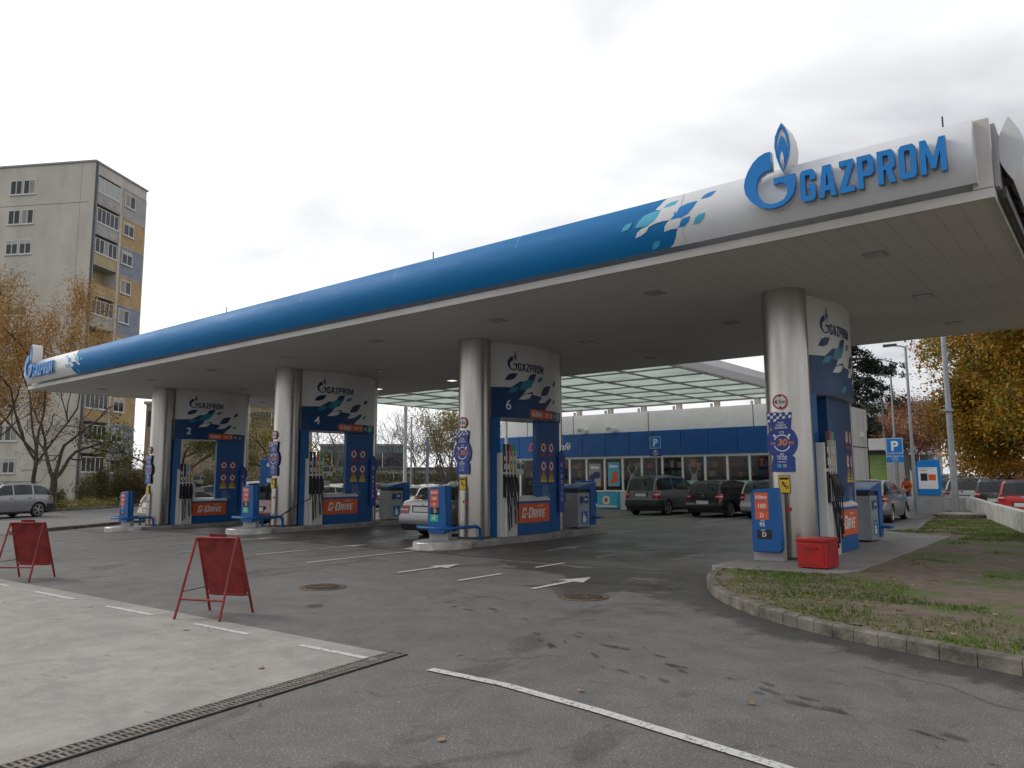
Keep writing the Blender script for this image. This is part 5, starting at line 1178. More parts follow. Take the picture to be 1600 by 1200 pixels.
# posters and stickers on the panes
def poster(i, c1, c2, u0=.15, u1=.85, z0=.9, z1=2.3, nm='poster'):
    x, x2 = mul[i]+.05, mul[i+1]-.05; a, c = x+(x2-x)*u0, x+(x2-x)*u1
    D = Decal(lambda u, v, o: (u+20, -.012-o, v)); D.rect(a, z0, c, z1, M['grey'], .0); D.rect(a+.03, z0+.03, c-.03, z1-.03, c1, .003)
    r_ = random.Random(i)
    for k in range(4): D.circ(a+(c-a)*r_.uniform(.25, .75), z0+(z1-z0)*r_.uniform(.2, .6), r_.uniform(.08, .2), c2, .005+k*.001)
    D.rect(a+.1, z1-.28, c-.1, z1-.16, M['text'], .009); D.build(nm, shop)
poster(5, M['grey'], M['navy'], .1, .8, 1.1, 2.35); poster(6, M['cyan'], M['orange'], .15, .85, 1.1, 2.4); poster(14, M['dblue'], cols[1], .2, .95, .8, 2.4)
poster(3, M['cyan'], M['text'], .1, .9, .2, 1.2)
D = Decal(lambda u, v, o: (u+20, -.012-o, v)); st_ = mat('window_sticker', (.30, .27, .25), .6, var=.1)
for i in (7, 10):
    x = (mul[i]+mul[i+1])/2; D.poly([[(x-.2, 1.35), (x-.12, 1.0), (x+.12, 1.0), (x+.2, 1.35), (x+.12, 1.75), (x-.12, 1.75)]], st_, .002, .1)
    for sg in (-1, 1): D.line((x+sg*.1, 1.7), (x+sg*.3, 2.2), .05, st_, .003); D.line((x+sg*.2, 1.95), (x+sg*.38, 2.0), .04, st_, .004); D.line((x+sg*.25, 2.08), (x+sg*.12, 2.3), .04, st_, .005)
D.build('window_stickers', shop)
D = Decal(lambda u, v, o: (u+20, -.12-o, v)); D.text('Drive', -27.05, 3.17, .62, M['orange'], .012, bold=.03, shear=.3, sx=1.0); D.text('Café', -25.25, 3.17, .58, M['text'], .012, bold=.02, shear=.3); D.build('sign_lettering', shop)
for x in (-22.1, -11.1, -24.0):
    b = MB(); b.box(x-.03, x+.03, SY-.2, SY-.0, 4.3, 4.36); b.lathe([(4.33, .001), (4.33, .12), (4.25, .13), (4.17, .09), (4.13, .001)], c=(x, SY-.22, 0), n=16); b.box(x+.2, x+.42, SY-.22, SY, 4.08, 4.26); b.build('camera_pod', M['white'], shop, smooth=40, **W_)
# roof posts carrying the glass canopy
b = MB()
for x in (-28.5, -26.4, -24.3, -22.2, -20.1, -18, -15.9, -13.8, -11.9): b.box(x-.12, x+.12, SY+.15, SY+.4, 5.1, 5.45); b.box(x-.3, x-.2, SY+.1, SY+.2, 5.1, 5.3)
b.box(SX0+.3, SX1-.3, SY+.2, SY+.35, 5.38, 5.5); b.build('roof_posts', mat('dirty_white', (.5, .47, .41), .6, var=.25, sc=5), shop, **W_)
# glass canopy
gc = thing('glass_canopy', (-20, 28, 5.3), 'greenish frosted glass roof between the station canopy and the shop', 'glass roof')
gx = [-28.75, -26.6, -24.4, -22.2, -20.0, -17.8, -15.65, -13.6, -11.55]; gy = [21.4, 23.4, 25.4, 27.4, 29.4, 31.4, 33.4, 35.3]
n_ = 0
for a, c in zip(gx, gx[1:]):
    for d, e_ in zip(gy, gy[1:]): MB().box(a+.03, c-.03, d+.03, e_-.03, 5.36, 5.372).build('glass_pane', M['frost'], gc, world=True)
bm_ = mat('beam_grey', (.34, .34, .32), .5, var=.15)
b = MB()
for x in gx: b.box(x-.028, x+.028, 21.3, 35.4, 5.29, 5.355)
b.build('long_beams', bm_, gc, world=True)
b = MB()
for y in gy: b.box(-28.8, -11.5, y-.022, y+.022, 5.30, 5.35)
b.build('cross_beams', bm_, gc, world=True)
b = MB()
for y in gy[::2]: b.box(-28.8, -11.5, y-.08, y+.08, 5.62, 5.95)
for x in gx[::2]:
    for y in gy[::2]: b.box(x-.06, x+.06, y-.06, y+.06, 5.37, 5.62)
b.build('top_girders', MATS['dirty_white'], gc, world=True)
lens2 = [(-11.45, 5.33), (-11.4, 5.33), (-11.34, 5.6), (-11.4, 5.9), (-11.45, 5.9)]
b = MB(); n = len(lens2); b.add([(x, y, z) for y in (21.5, 36.5) for x, z in lens2], [(i, (i+1) % n, n+(i+1) % n, n+i) for i in range(n)]+[tuple(range(n)), tuple(range(n, 2*n))]); b.build('end_fascia', M['fascia_white'], gc, world=True)
for x, y in ((-28.4, 26.5), (-28.4, 34.6)):
    MB().cyl((x, y), .09, gz(x), 5.3, 14).build('post', sw, gc, world=True, smooth=50)
# things in front of the shop
def freezer(x, y, w_, lab, c):
    t = thing('ice_freezer', (x, y, 0), lab, 'freezer', group='freezers outside the shop')
    MB().box(-w_/2, w_/2, -.35, .35, .05, .85).build('body', c, t, bevel=.02); MB().box(-w_/2-.02, w_/2+.02, -.37, .37, .85, .93).build('lid', M['white'], t, bevel=.02)
    D = Decal(lambda u, v, o: (u, -.35-o, v)); D.circ(-.05, .45, .22, M['text']); D.circ(-.05, .45, .12, M['orange'], .005); D.rect(-w_/2+.05, .1, w_/2-.05, .2, M['white']); D.build('front_print', t)
freezer(-20.55, 33.4, 1.2, 'blue and white ice cream freezer beside the shop window', M['cyan']); freezer(-18.5, 32.2, 1.1, 'low white freezer with orange print left of the grey minivan', M['white'])
t = thing('poster_stand', (-20.3, 30.6, 0), 'blue framed poster stand on feet in front of the shop', 'poster stand', R(10))
MB().box(-.55, .55, -.03, .03, .1, 1.45).build('frame', M['blue'], t, bevel=.01); b = MB(); b.box(-.5, -.44, -.35, .35, 0, .1); b.box(.44, .5, -.35, .35, 0, .1); b.build('feet', M['galv'], t)
D = Decal(lambda u, v, o: (u, -.03-o, v)); D.rect(-.5, .15, .5, 1.4, M['promo'], .002); D.circ(-.1, .6, .25, M['signred'], .004); D.circ(.15, .8, .2, M['cyan'], .005); D.rect(-.4, 1.1, .4, 1.25, M['signred'], .004); D.build('poster', t)
for x, lab in ((-14.6, 'goods rack with pale blue header board behind the black hatchback'), (-12.0, 'goods rack with pale blue header board behind the silver estate'), (-17.3, 'short goods rack with pale header behind the grey minivan')):
    t = thing('goods_rack', (x, 34.9, 0), lab, 'display rack', group='goods racks outside the shop')
    b = MB(); [b.box(sx, sx+.05, -.25, .25, 0, 1.35) for sx in (-1, .95)]; b.box(-1, 1, -.25, .25, .1, .16); b.box(-1, 1, -.25, .25, .7, .74); b.build('frame', M['dgrey'], t)
    MB().box(-1.02, 1.02, -.3, -.26, 1.1, 1.42).build('header_board', mat('pale_blue', (.38, .55, .62), .5), t)
    b = MB(); r_ = random.Random(int(-x*10))
    for z in (.17, .75):
        xx = -.9
        while xx < .8: w_ = r_.uniform(.15, .3); b.box(xx, xx+w_-.02, -.22, .2, z, z+r_.uniform(.2, .32), r_.randrange(7)); xx += w_
    b.build('goods', cols, t)
# parking sign with disabled badge
def psign(x, y, z0, z1, wd, lab, plate, base=0, pc='cyan'):
    t = thing('parking_sign', (x, y, base), lab, 'parking sign', group='parking signs')
    MB().cyl((0, 0), .03, 0, z1+.05, 12).build('post', M['galv'], t, smooth=50)
    s_ = MB().box(-wd/2, wd/2, -.05, -.035, z0, z1).build('sign_board', M['logo'], t, bevel=.004)
    D = Decal(lambda u, v, o: (u, -.05-o, v)); h_ = z1-z0; D.rect(-wd/2+.015, z0+.015, wd/2-.015, z0+.03, M['text']); D.rect(-wd/2+.015, z1-.03, wd/2-.015, z1-.015, M['text']); D.rect(-wd/2+.015, z0+.03, -wd/2+.03, z1-.03, M['text']); D.rect(wd/2-.03, z0+.03, wd/2-.015, z1-.03, M['text'])
    D.text('P', 0, z0+h_*.2, h_*.85, M['text'], .004, bold=.03); D.build('letter', s_)
    p_ = MB().box(-wd/2, wd/2, -.05, -.035, z0-plate-.02, z0-.02).build('sub_plate', M['promo'] if plate > .3 else M['logo'], t)
    D = Decal(lambda u, v, o: (u, -.05-o, v))
    if plate > .3: D.circ(0, z0-.2, .13, M['text'], .003, .105); D.circ(-.01, z0-.13, .025, M['text'], .003); D.line((-.01, z0-.15), (.0, z0-.24), .03, M['text'], .003); D.line((0, z0-.24), (.06, z0-.27), .025, M['text'], .003)
    else:
        for k, s in enumerate(('REZERVISANO ZA', 'KUPCE', '0-24')): D.text(s, 0, z0-.12-k*.085, .075, M['text'], .003, bold=.01)
    D.build('print', p_)
psign(-17.9, 33.4, 2.98, 3.58, .62, 'blue parking sign with wheelchair plate in front of the shop band', .36)
psign(-6.66, 31.0, 2.33, 2.92, .60, 'blue parking sign with text plate by the grass, right of the column', .3, .1)
# totem with notice
t = thing('notice_totem', (-6.25, 34.5, .1), 'blue and grey standing totem with framed notice beside the tall pole', 'notice totem')
MB().box(-.46, .46, -.1, .1, 0, 1.9).build('body', M['grey'], t, bevel=.01)
b = MB(); b.prism([(-.4, .72), (.38, .72), (.46, .85), (.5, 1.2), (.46, 2.14), (-.28, 2.12), (-.38, 2.02), (-.42, 1.8)], -.13, -.101, 'y'); b.build('blue_face', M['logo'], t, bevel=.01)
D = Decal(lambda u, v, o: (u, -.13-o, v)); D.rect(-.33, .98, .36, 1.84, M['text'], .003); D.rect(-.25, 1.3, .0, 1.6, M['black'], .005); D.rect(.03, 1.32, .3, 1.56, M['orange'], .005); D.rect(-.28, 1.7, -.0, 1.74, M['grey'], .005); D.rect(-.28, 1.78, .2, 1.8, M['grey'], .005); D.build('notice', t)
# ------------------------------------------------------------------ trees
def branches(rnd, p, d, L, r, depth, mb, tips, bend=.25, nch=(2, 3), up=.15, spread=.6, shrink=.72, seg=4, minr=.006, tipd=1):
    pts = [p]; dd = d.copy(); q = p.copy()
    for k in range(seg):
        dd = (dd+Vector((rnd.gauss(0, bend), rnd.gauss(0, bend), rnd.gauss(0, bend)*.6+up*.3))*.5).normalized(); q = q+dd*L/seg; pts.append(q.copy())
    r1 = max(minr, r*.68); mb.tube(pts, [r+(r1-r)*k/seg for k in range(seg+1)], 6 if r > .04 else 4, cap=False)
    if depth <= tipd: tips += [(v.copy(), dd.copy()) for v in pts[1:]]
    if depth == 0: return
    for c in range(rnd.randint(*nch)):
        s = rnd.uniform(.45, 1) if c else 1; b0 = pts[max(1, int(seg*s))]
        a = Vector((rnd.gauss(0, 1), rnd.gauss(0, 1), rnd.gauss(0, .5)+up)).normalized()
        nd = (dd*(1-spread)+a*spread); nd = nd.normalized()
        branches(rnd, b0, nd, L*shrink*rnd.uniform(.8, 1.15), r1*(.95 if c == 0 else .72), depth-1, mb, tips, bend, nch, up, spread, shrink, seg, minr, tipd)
BARKS = dict(bark=M['bark'], pale=mat('pale_bark', (.30, .28, .25), .85, var=.3, sc=6, bump=.3, stretch=(1, 1, .3)), dark=mat('dark_bark', (.085, .07, .06), .9, var=.2, sc=6), far=mat('far_bark', (.13, .12, .115), .9, var=.15, sc=4))
LEAFM = dict(
 birch=leafmat('birch_leaves', [(.26, .13, .035), (.42, .21, .045), (.52, .29, .07), (.28, .19, .09), (.56, .37, .12)], trans=.35),
 syc=leafmat('plane_leaves', [(.09, .11, .02), (.20, .18, .025), (.38, .26, .025), (.42, .20, .02), (.28, .10, .015), (.50, .32, .04)], trans=.35),
 gold=leafmat('gold_leaves', [(.32, .17, .02), (.5, .28, .03), (.42, .18, .02), (.2, .14, .03)], trans=.35),
 green=leafmat('dull_green_leaves', [(.05, .07, .015), (.10, .12, .025), (.17, .16, .04), (.25, .2, .05)]),
 poplar=leafmat('poplar_leaves', [(.12, .12, .03), (.28, .22, .04), (.4, .30, .06), (.16, .13, .05)], trans=.3),
 cedar=leafmat('cedar_needles', [(.012, .022, .014), (.022, .035, .022), (.035, .045, .03)], trans=.05),
 bush=leafmat('bush_leaves', [(.05, .055, .018), (.09, .085, .03), (.14, .10, .04), (.10, .06, .03)], trans=.2),
 hedge=leafmat('hedge_leaves', [(.07, .08, .03), (.13, .13, .05), (.17, .15, .07), (.12, .10, .06)], trans=.2),
 ochre=leafmat('ground_cover_leaves', [(.12, .12, .03), (.28, .25, .06), (.4, .34, .1), (.22, .16, .06)], trans=.2),
 pink=leafmat('rust_leaves', [(.22, .10, .06), (.34, .17, .09), (.42, .24, .14)], trans=.3))
def leaves(rnd, tips, n, s, sig, droop=0, zs=1.):
    vs = np.empty((n*4, 3)); k = 0
    for i in range(n):
        p, d = tips[rnd.randrange(len(tips))]
        c = (p.x+rnd.gauss(0, sig), p.y+rnd.gauss(0, sig), p.z+rnd.gauss(0, sig*zs)-(rnd.random()**1.5*droop if droop else 0))
        a = rnd.uniform(0, 6.283); e_ = rnd.gauss(0, .7); ss = s*rnd.uniform(.6, 1.3)
        ux, uy, uz = math.cos(a)*math.cos(e_)*ss, math.sin(a)*math.cos(e_)*ss, math.sin(e_)*ss
        b_ = rnd.uniform(0, 6.283); vx, vy, vz = math.cos(b_)*ss*.55, math.sin(b_)*ss*.55, rnd.uniform(-.6, .6)*ss
        x, y, z = c
        vs[k] = (x-ux, y-uy, z-uz); vs[k+1] = (x+vx*.9, y+vy*.9, z+vz*.9); vs[k+2] = (x+ux, y+uy, z+uz); vs[k+3] = (x-vx, y-vy, z-vz); k += 4
    return vs
def leafobj(name, vs, m, parent):
    n = len(vs)//4; me = bpy.data.meshes.new(name); me.vertices.add(len(vs)); me.vertices.foreach_set('co', vs.ravel()); me.loops.add(len(vs)); me.loops.foreach_set('vertex_index', np.arange(len(vs), dtype=np.int32))
    me.polygons.add(n); me.polygons.foreach_set('loop_start', np.arange(0, len(vs), 4, dtype=np.int32)); me.polygons.foreach_set('loop_total', np.full(n, 4, dtype=np.int32)); me.materials.append(m); me.update(); me.validate()
    o = bpy.data.objects.new(name, me); COL.objects.link(o); o.parent = parent; return o
def tree(name, x, y, z, h, seed, lab, leaf=None, n=0, s=.1, sig=.3, bark='bark', r=.2, depth=5, trunk=.3, spread=.55, up=.2, shrink=.74, droop=0, group=None, bend=.25, nch=(2, 3), lean=(0, 0), cat='tree', first=.33, tipd=1, minr=.006):
    rnd = random.Random(seed); t = thing(name, (x, y, z), lab, cat, group=group); mb = MB(); tips = []
    th = h*trunk; pts = [Vector((lean[0]*k/4*th, lean[1]*k/4*th, th*k/4))+Vector((rnd.gauss(0, .02*th), rnd.gauss(0, .02*th), 0))*(k > 0) for k in range(5)]
    mb.tube(pts, [r*1.25, r, r*.93, r*.88, r*.85], 10); nb = rnd.randint(3, 5)
    for k in range(nb):
        a = 6.283*k/nb+rnd.uniform(-.4, .4); e_ = rnd.uniform(.5, 1.1) if k else 1.35
        d = Vector((math.cos(a)*math.cos(e_), math.sin(a)*math.cos(e_), math.sin(e_)))
        branches(rnd, pts[-1]-Vector((0, 0, rnd.uniform(0, th*.25) if k else 0)), d, h*first*rnd.uniform(.85, 1.1), r*.6, depth-1, mb, tips, bend, nch, up, spread, shrink, 4, minr, tipd)
    zmax = max(p.z for p, _ in tips); k_ = h/zmax
    mb.v = [(a*k_ if c > th*.2 else a, b_*k_ if c > th*.2 else b_, c*k_) for a, b_, c in mb.v]; tips = [(p*k_, d) for p, d in tips]
    mb.build('trunk', BARKS[bark], t, smooth=60)
    if leaf: leafobj('crown', leaves(rnd, tips, n, s, sig, droop), LEAFM[leaf], t)
    return t
def bushy(name, x, y, z, rx, ry, h, n, s, leaf, seed, lab, group=None, cat='bush', rz=0):
    """shrub: many stems from the ground with leaf clumps"""
    rnd = random.Random(seed); t = thing(name, (x, y, z), lab, cat, rz, group); mb = MB(); tips = []
    ns = max(8, int(10*max(1, rx*ry)))
    ns = min(ns, 60)
    for k in range(ns):
        a, q = rnd.uniform(0, 6.283), math.sqrt(rnd.random()); bx, by = rx*q*math.cos(a)*.75, ry*q*math.sin(a)*.75
        hh = h*(rnd.uniform(.7, 1.05))*(1-.45*q*q); pts = [Vector((bx, by, 0))]; 
        for j in range(1, 6): pts.append(Vector((bx*(1+.07*j)+rnd.gauss(0, .06), by*(1+.07*j)+rnd.gauss(0, .06), hh*j/5)))
        mb.tube(pts, [.02, .016, .013, .01, .008, .005], 4, cap=False); tips += [(p, pts[1]) for p in pts[1:]]*1
    mb.build('stems', BARKS['dark'], t); leafobj('foliage', leaves(rnd, tips, n, s, max(.16, .11*max(rx, ry)/max(1, (ns/12)**.5)), 0), LEAFM[leaf], t); return t
GB = -.3
tree('birch_tree', -54.4, 18.6, -.16, 15.6, 3, 'tall birch with thin drooping orange foliage in front of the apartment block', 'birch', 30000, .075, .28, 'dark', .15, 6, .25, .42, .5, .70, 2.2, 'street trees')
tree('birch_tree', -60.5, 16.0, -.16, 14.5, 8, 'orange birch at the very left edge of the picture', 'birch', 24000, .08, .3, 'dark', .2, 6, .25, .42, .5, .70, 2.2, 'street trees')
tree('bare_tree', -49.5, 18.0, -.16, 6.7, 5, 'spreading bare tree on the verge by the silver suv', 'birch', 500, .05, .2, 'dark', .22, 6, .27, .62, .15, .78, .3, 'street trees', bend=.3)
tree('green_tree', -48.6, 25.2, -.16, 6.9, 9, 'dull green tree just left of the leftmost column', 'green', 9000, .085, .3, 'dark', .15, 5, .25, .5, .2, .74, .3, 'street trees')
tree('green_tree', -43.5, 29.5, -.16, 6.4, 12, 'yellow green tree seen through the leftmost pump opening', 'poplar', 6500, .085, .3, 'dark', .15, 5, .25, .55, .2, .74, .5, 'street trees')
tree('bare_tree', -49.0, 34.5, -.16, 7.0, 14, 'dark bare tree between the two leftmost columns', 'bush', 1200, .07, .3, 'dark', .15, 6, .2, .55, .2, .76, .2, 'trees behind the lot')
tree('bare_tree', -54.9, 43.0, GB, 8.6, 21, 'bare tree seen through the middle pump opening', None, 0, minr=.016, bark='far', r=.16, depth=6, trunk=.22, spread=.55, up=.2, shrink=.77, group='trees behind the lot')
tree('bare_tree', -54.6, 51.8, GB, 9.0, 22, 'wide bare tree right of the middle pump, against the sky', None, 0, minr=.016, bark='far', r=.2, depth=7, trunk=.18, spread=.5, up=.25, shrink=.78, group='trees behind the lot')
tree('bare_tree', -51.5, 54.6, GB, 9.6, 27, 'second bare tree behind the tall grey sign', None, 0, minr=.016, bark='far', r=.2, depth=7, trunk=.2, spread=.5, up=.28, shrink=.78, group='trees behind the lot')
tree('poplar_tree', -41.4, 43.2, GB, 8.6, 31, 'loose yellow leaved tree left of the nearest shop corner', 'poplar', 6500, .08, .3, 'far', .15, 6, .12, .4, .5, .74, .1, 'trees behind the lot')
tree('poplar_tree', -39.3, 46.5, GB, 8.2, 33, 'yellow green tree half hidden by the column with the silver saloon', 'green', 6000, .09, .3, 'far', .15, 6, .12, .4, .5, .74, .1, 'trees behind the lot')
tree('plane_tree', -.2, 50.0, 0, 15.0, 41, 'large plane tree in green and gold autumn leaf, behind the pole', 'syc', 230000, .115, .5, 'pale', .32, 6, .2, .6, .12, .76, 1.8, 'autumn trees at the right', nch=(3, 3), tipd=2)
tree('plane_tree', 7.0, 49.5, 0, 15.5, 47, 'plane tree with rusty gold leaves at the right edge', 'syc', 150000, .125, .55, 'pale', .32, 6, .2, .6, .12, .76, 1.8, 'autumn trees at the right')
tree('plane_tree', -3.0, 55.0, 0, 10.5, 44, 'lower plane tree filling in beneath the big green and gold crown', 'syc', 130000, .125, .5, 'pale', .2, 6, .2, .6, .12, .76, .8, 'autumn trees at the right', tipd=2)
tree('golden_tree', -1.5, 74, 0, 7.5, 51, 'small golden tree glowing under the big plane crown', 'gold', 12000, .14, .45, 'dark', .16, 5, .2, .6, .1, .78, .3, 'autumn trees at the right')
tree('golden_tree', -7.6, 77, 0, 7, 53, 'small orange tree beyond the blue notice totem', 'gold', 9000, .14, .45, 'dark', .16, 5, .2, .6, .1, .78, .3, 'autumn trees at the right')
tree('golden_tree', 5.6, 71, 0, 7, 54, 'small orange tree low at the right edge', 'gold', 9000, .14, .45, 'dark', .16, 5, .2, .6, .1, .78, .3, 'autumn trees at the right')
tree('rusty_tree', -18.3, 94, 0, 10.5, 57, 'pale rust coloured tree far behind the street lamps', 'pink', 20000, .16, .6, 'far', .2, 6, .2, .5, .3, .76, .3, 'autumn trees at the right')
# cedar with layered boughs
def cedar(x, y, h, seed, lab):
    rnd = random.Random(seed); t = thing('cedar_tree', (x, y, 0), lab, 'tree'); mb = MB(); mb.tube([(0, 0, 0), (.1, 0, h*.5), (0, 0, h)], [.35, .22, .04], 8); tips = []
    z = h*.38
    while z < h*.97:
        R_ = (1-(z/h)**1.6)*h*.36+.5
        for k in range(rnd.randint(3, 5)):
            a = rnd.uniform(0, 6.283); L = R_*rnd.uniform(.65, 1.1); pts = [Vector((0, 0, z))]
            for j in range(1, 9):
                f = j/8; pts.append(Vector((math.cos(a+.15*f)*L*f, math.sin(a+.15*f)*L*f, z+.5*f-1.3*f*f*L*.22+rnd.gauss(0, .04))))
            mb.tube(pts, [.09*(1-j/9) for j in range(9)], 5, cap=False)
            for j in range(3, 9):
                for q in range(4): w_ = .2+.10*L*(1-abs(j/8-.6)); tips.append((pts[j]+Vector((rnd.gauss(0, w_), rnd.gauss(0, w_), -.1)), pts[j]))
        z += rnd.uniform(.5, .95)
    mb.build('trunk', BARKS['dark'], t, smooth=60); vs = leaves(rnd, tips, 26000, .11, .16, .35, .5); leafobj('crown', vs, LEAFM['cedar'], t); return t
cedar(-15.4, 58.5, 15.5, 61, 'dark cedar with flat layered boughs right of the nearest column')
cedar(-19.0, 68, 13, 62, 'second dark cedar further back behind the shop wall')
# shrubs
for k, (s_, n_, rx, ry, h_, leaf, lab) in enumerate([(9, 13.6, 1.6, 1.2, 1.6, 'bush', 'dark low shrub by the bare tree trunk'), (13.5, 14.6, 1.6, 1.2, 1.9, 'bush', 'rounded shrub right of the bare tree trunk'), (17.5, 15.2, 1.3, 1.2, 1.3, 'green', 'small green shrub before the block entrance'),
        (22.5, 14.0, 1.9, 1.5, 3.1, 'bush', 'brown green shrub left of the leftmost price totem'), (26.5, 14.8, 2.0, 1.5, 2.9, 'bush', 'brown shrub behind the leftmost column'), (32, 15, 2.2, 1.5, 2.6, 'hedge', 'olive shrub seen through the leftmost pump'), (37, 15.5, 2.2, 1.5, 2.6, 'hedge', 'olive shrub right of the leftmost pump')]):
    x, y = rp(s_, n_); bushy('shrub', x, y, -.16, rx, ry, h_, int(2600*rx*h_), .055, leaf, 70+k, lab, 'shrubs along the street')
b = MB()
rnd = random.Random(81); tips = []
for k in range(900): s_, n_ = rnd.uniform(-6, 34), rnd.uniform(12.6, 14.3); x, y = rp(s_, n_); tips.append((Vector((x, y, -.16+rnd.uniform(.05, .38))), Vector((0, 0, 1))))
o = leafobj('ground_cover', leaves(rnd, tips, 16000, .06, .16), LEAFM['ochre'], None); tag(o, 'yellow green ground cover strip between the street kerb and the pavement', 'ground cover', kind='stuff')
def hedge(p, q, w_, h_, n, s, leaf, seed, lab):
    p, q = Vector(p), Vector(q); t = thing('hedge', ((p.x+q.x)/2, (p.y+q.y)/2, GB), lab, 'hedge', group='hedges behind the lot'); rnd = random.Random(seed); tips = []; mb = MB()
    L = (q-p).length; d = (q-p)/L; nn = Vector((-d.y, d.x))
    for k in range(int(L*14)):
        u = rnd.uniform(0, L); v = rnd.uniform(-w_, w_); pt = p+d*u+nn*v-Vector((p+q)/2); hh = h_*(.8+.25*noise.noise((u*.25, v, seed)))
        tips.append((Vector((pt.x, pt.y, rnd.uniform(.1, 1)*hh)), d.to_3d()))
        if k % 6 == 0: mb.tube([(pt.x, pt.y, 0), (pt.x+.1, pt.y, hh*.9)], [.03, .01], 4, cap=False)
    mb.build('stems', BARKS['dark'], t); leafobj('foliage', leaves(rnd, tips, n, s, .3), LEAFM[leaf], t)
hedge((-58, 37), (-40, 55), 1.6, 3.1, 26000, .09, 'hedge', 91, 'long olive hedge behind the car park')
hedge((-39, 52), (-30, 56), 1.2, 2.6, 12000, .09, 'bush', 92, 'dark hedge left of the shop')
hedge((-66, 26), (-58, 36), 1.4, 2.6, 12000, .09, 'hedge', 93, 'green hedge seen between the two leftmost columns')
hedge((-8, 84), (26, 80), 1.5, 2.6, 20000, .13, 'bush', 94, 'dark shrub line behind the right car park')
# ------------------------------------------------------------------ apartment block
ang = math.atan2(.508, .861); H0 = 30.3
ap = thing('apartment_block', (-69.9, 27.1, -.3), 'tall plastered apartment block with coloured panels and loggias at the left', 'building', ang)
D1 = 7.35
pl = M['plaster']
b = MB(); b.box(-24, -1.3, 0, D1, 0, H0); b.box(-1.3, 0, 0, .45, 0, H0); b.box(-1.3, 0, 3.55, D1, 0, H0); b.box(-1.3, 0, .45, 3.55, H0-1.0, H0); b.build('wall', pl, ap)
MB().box(-24.2, .12, -.12, D1+.12, H0, H0+.16).build('roof_edge', M['grey'], ap)
b = MB(); b.box(-19, -15, 2, 5, H0+.16, H0+2.2); b.build('roof_house', pl, ap)
b = MB(); b.tube([(.1, .12, 0), (.1, .12, H0)], .09, 8); b.build('drainpipe', mat('pipe_blue', (.09, .12, .16), .6), ap)
b = MB(); b.box(.0, .1, 3.5, 3.78, 0, H0-3.6); b.build('light_rib', mat('rib_cream', (.62, .56, .46), .8, var=.1), ap)
b = MB(); b.box(.0, .06, D1-.15, D1, 0, H0-1); b.build('light_rib', MATS['rib_cream'], ap)
och, blu, gy = mat('ochre_panel', (.52, .36, .18), .85, var=.12, sc=1), mat('bluegrey_panel', (.28, .31, .37), .85, var=.1, sc=1), mat('grey_panel', (.46, .44, .41), .9, var=.12, sc=1)
yel = mat('yellow_panel', (.50, .40, .22), .85, var=.1, sc=1)
shut = mat('shutter', (.50, .50, .49), .7, var=.08, sc=2, stretch=(.2, .2, 14)); curt = mat('curtain', (.38, .37, .35), .9, var=.15, sc=6)
def window(par, axis, a0, a1, z0, z1, n=2, off=.0, blind=0.):
    """axis 'A': on the y=0 face facing -y; 'B': on the x=0 face facing +x"""
    P = (lambda u, d, z: (u, -d, z)) if axis == 'A' else (lambda u, d, z: (d, u, z))
    def bx(b, u0, u1, d0, d1, z0, z1, mi=0):
        p, q = P(u0, d0, z0), P(u1, d1, z1); b.box(min(p[0], q[0]), max(p[0], q[0]), min(p[1], q[1]), max(p[1], q[1]), z0, z1, mi)
    b = MB(); fw = .07; bx(b, a0, a1, off, off+.06, z0, z0+fw); bx(b, a0, a1, off, off+.06, z1-fw, z1)
    for k in range(n+1): u = a0+(a1-a0-fw)*k/n; bx(b, u, u+fw, off+.001, off+.062, z0+fw, z1-fw)
    bx(b, a0-.08, a1+.08, off+.0, off+.12, z0-.09, z0-.002)
    w_ = b.build('window', M['wframe'], par); rr = random.Random(int(a0*100+z0*37))
    g = MB(); bx(g, a0+.02, a1-.02, off+.005, off+.02, z0+.02, z1-.02); g.build('pane', M['glassdark'], w_)
    if blind: g = MB(); bx(g, a0+fw, a1-fw, off+.021, off+.045, z1-(z1-z0)*blind, z1-fw); g.build('roller_shutter', shut, w_)
    elif rr.random() < .6: g = MB(); k = rr.randrange(n); bx(g, a0+(a1-a0)*k/n+fw, a0+(a1-a0)*(k+1)/n-.02, off+.021, off+.03, z0+fw, z1-fw); g.build('curtain', curt, w_)
    return w_
rr = random.Random(17)
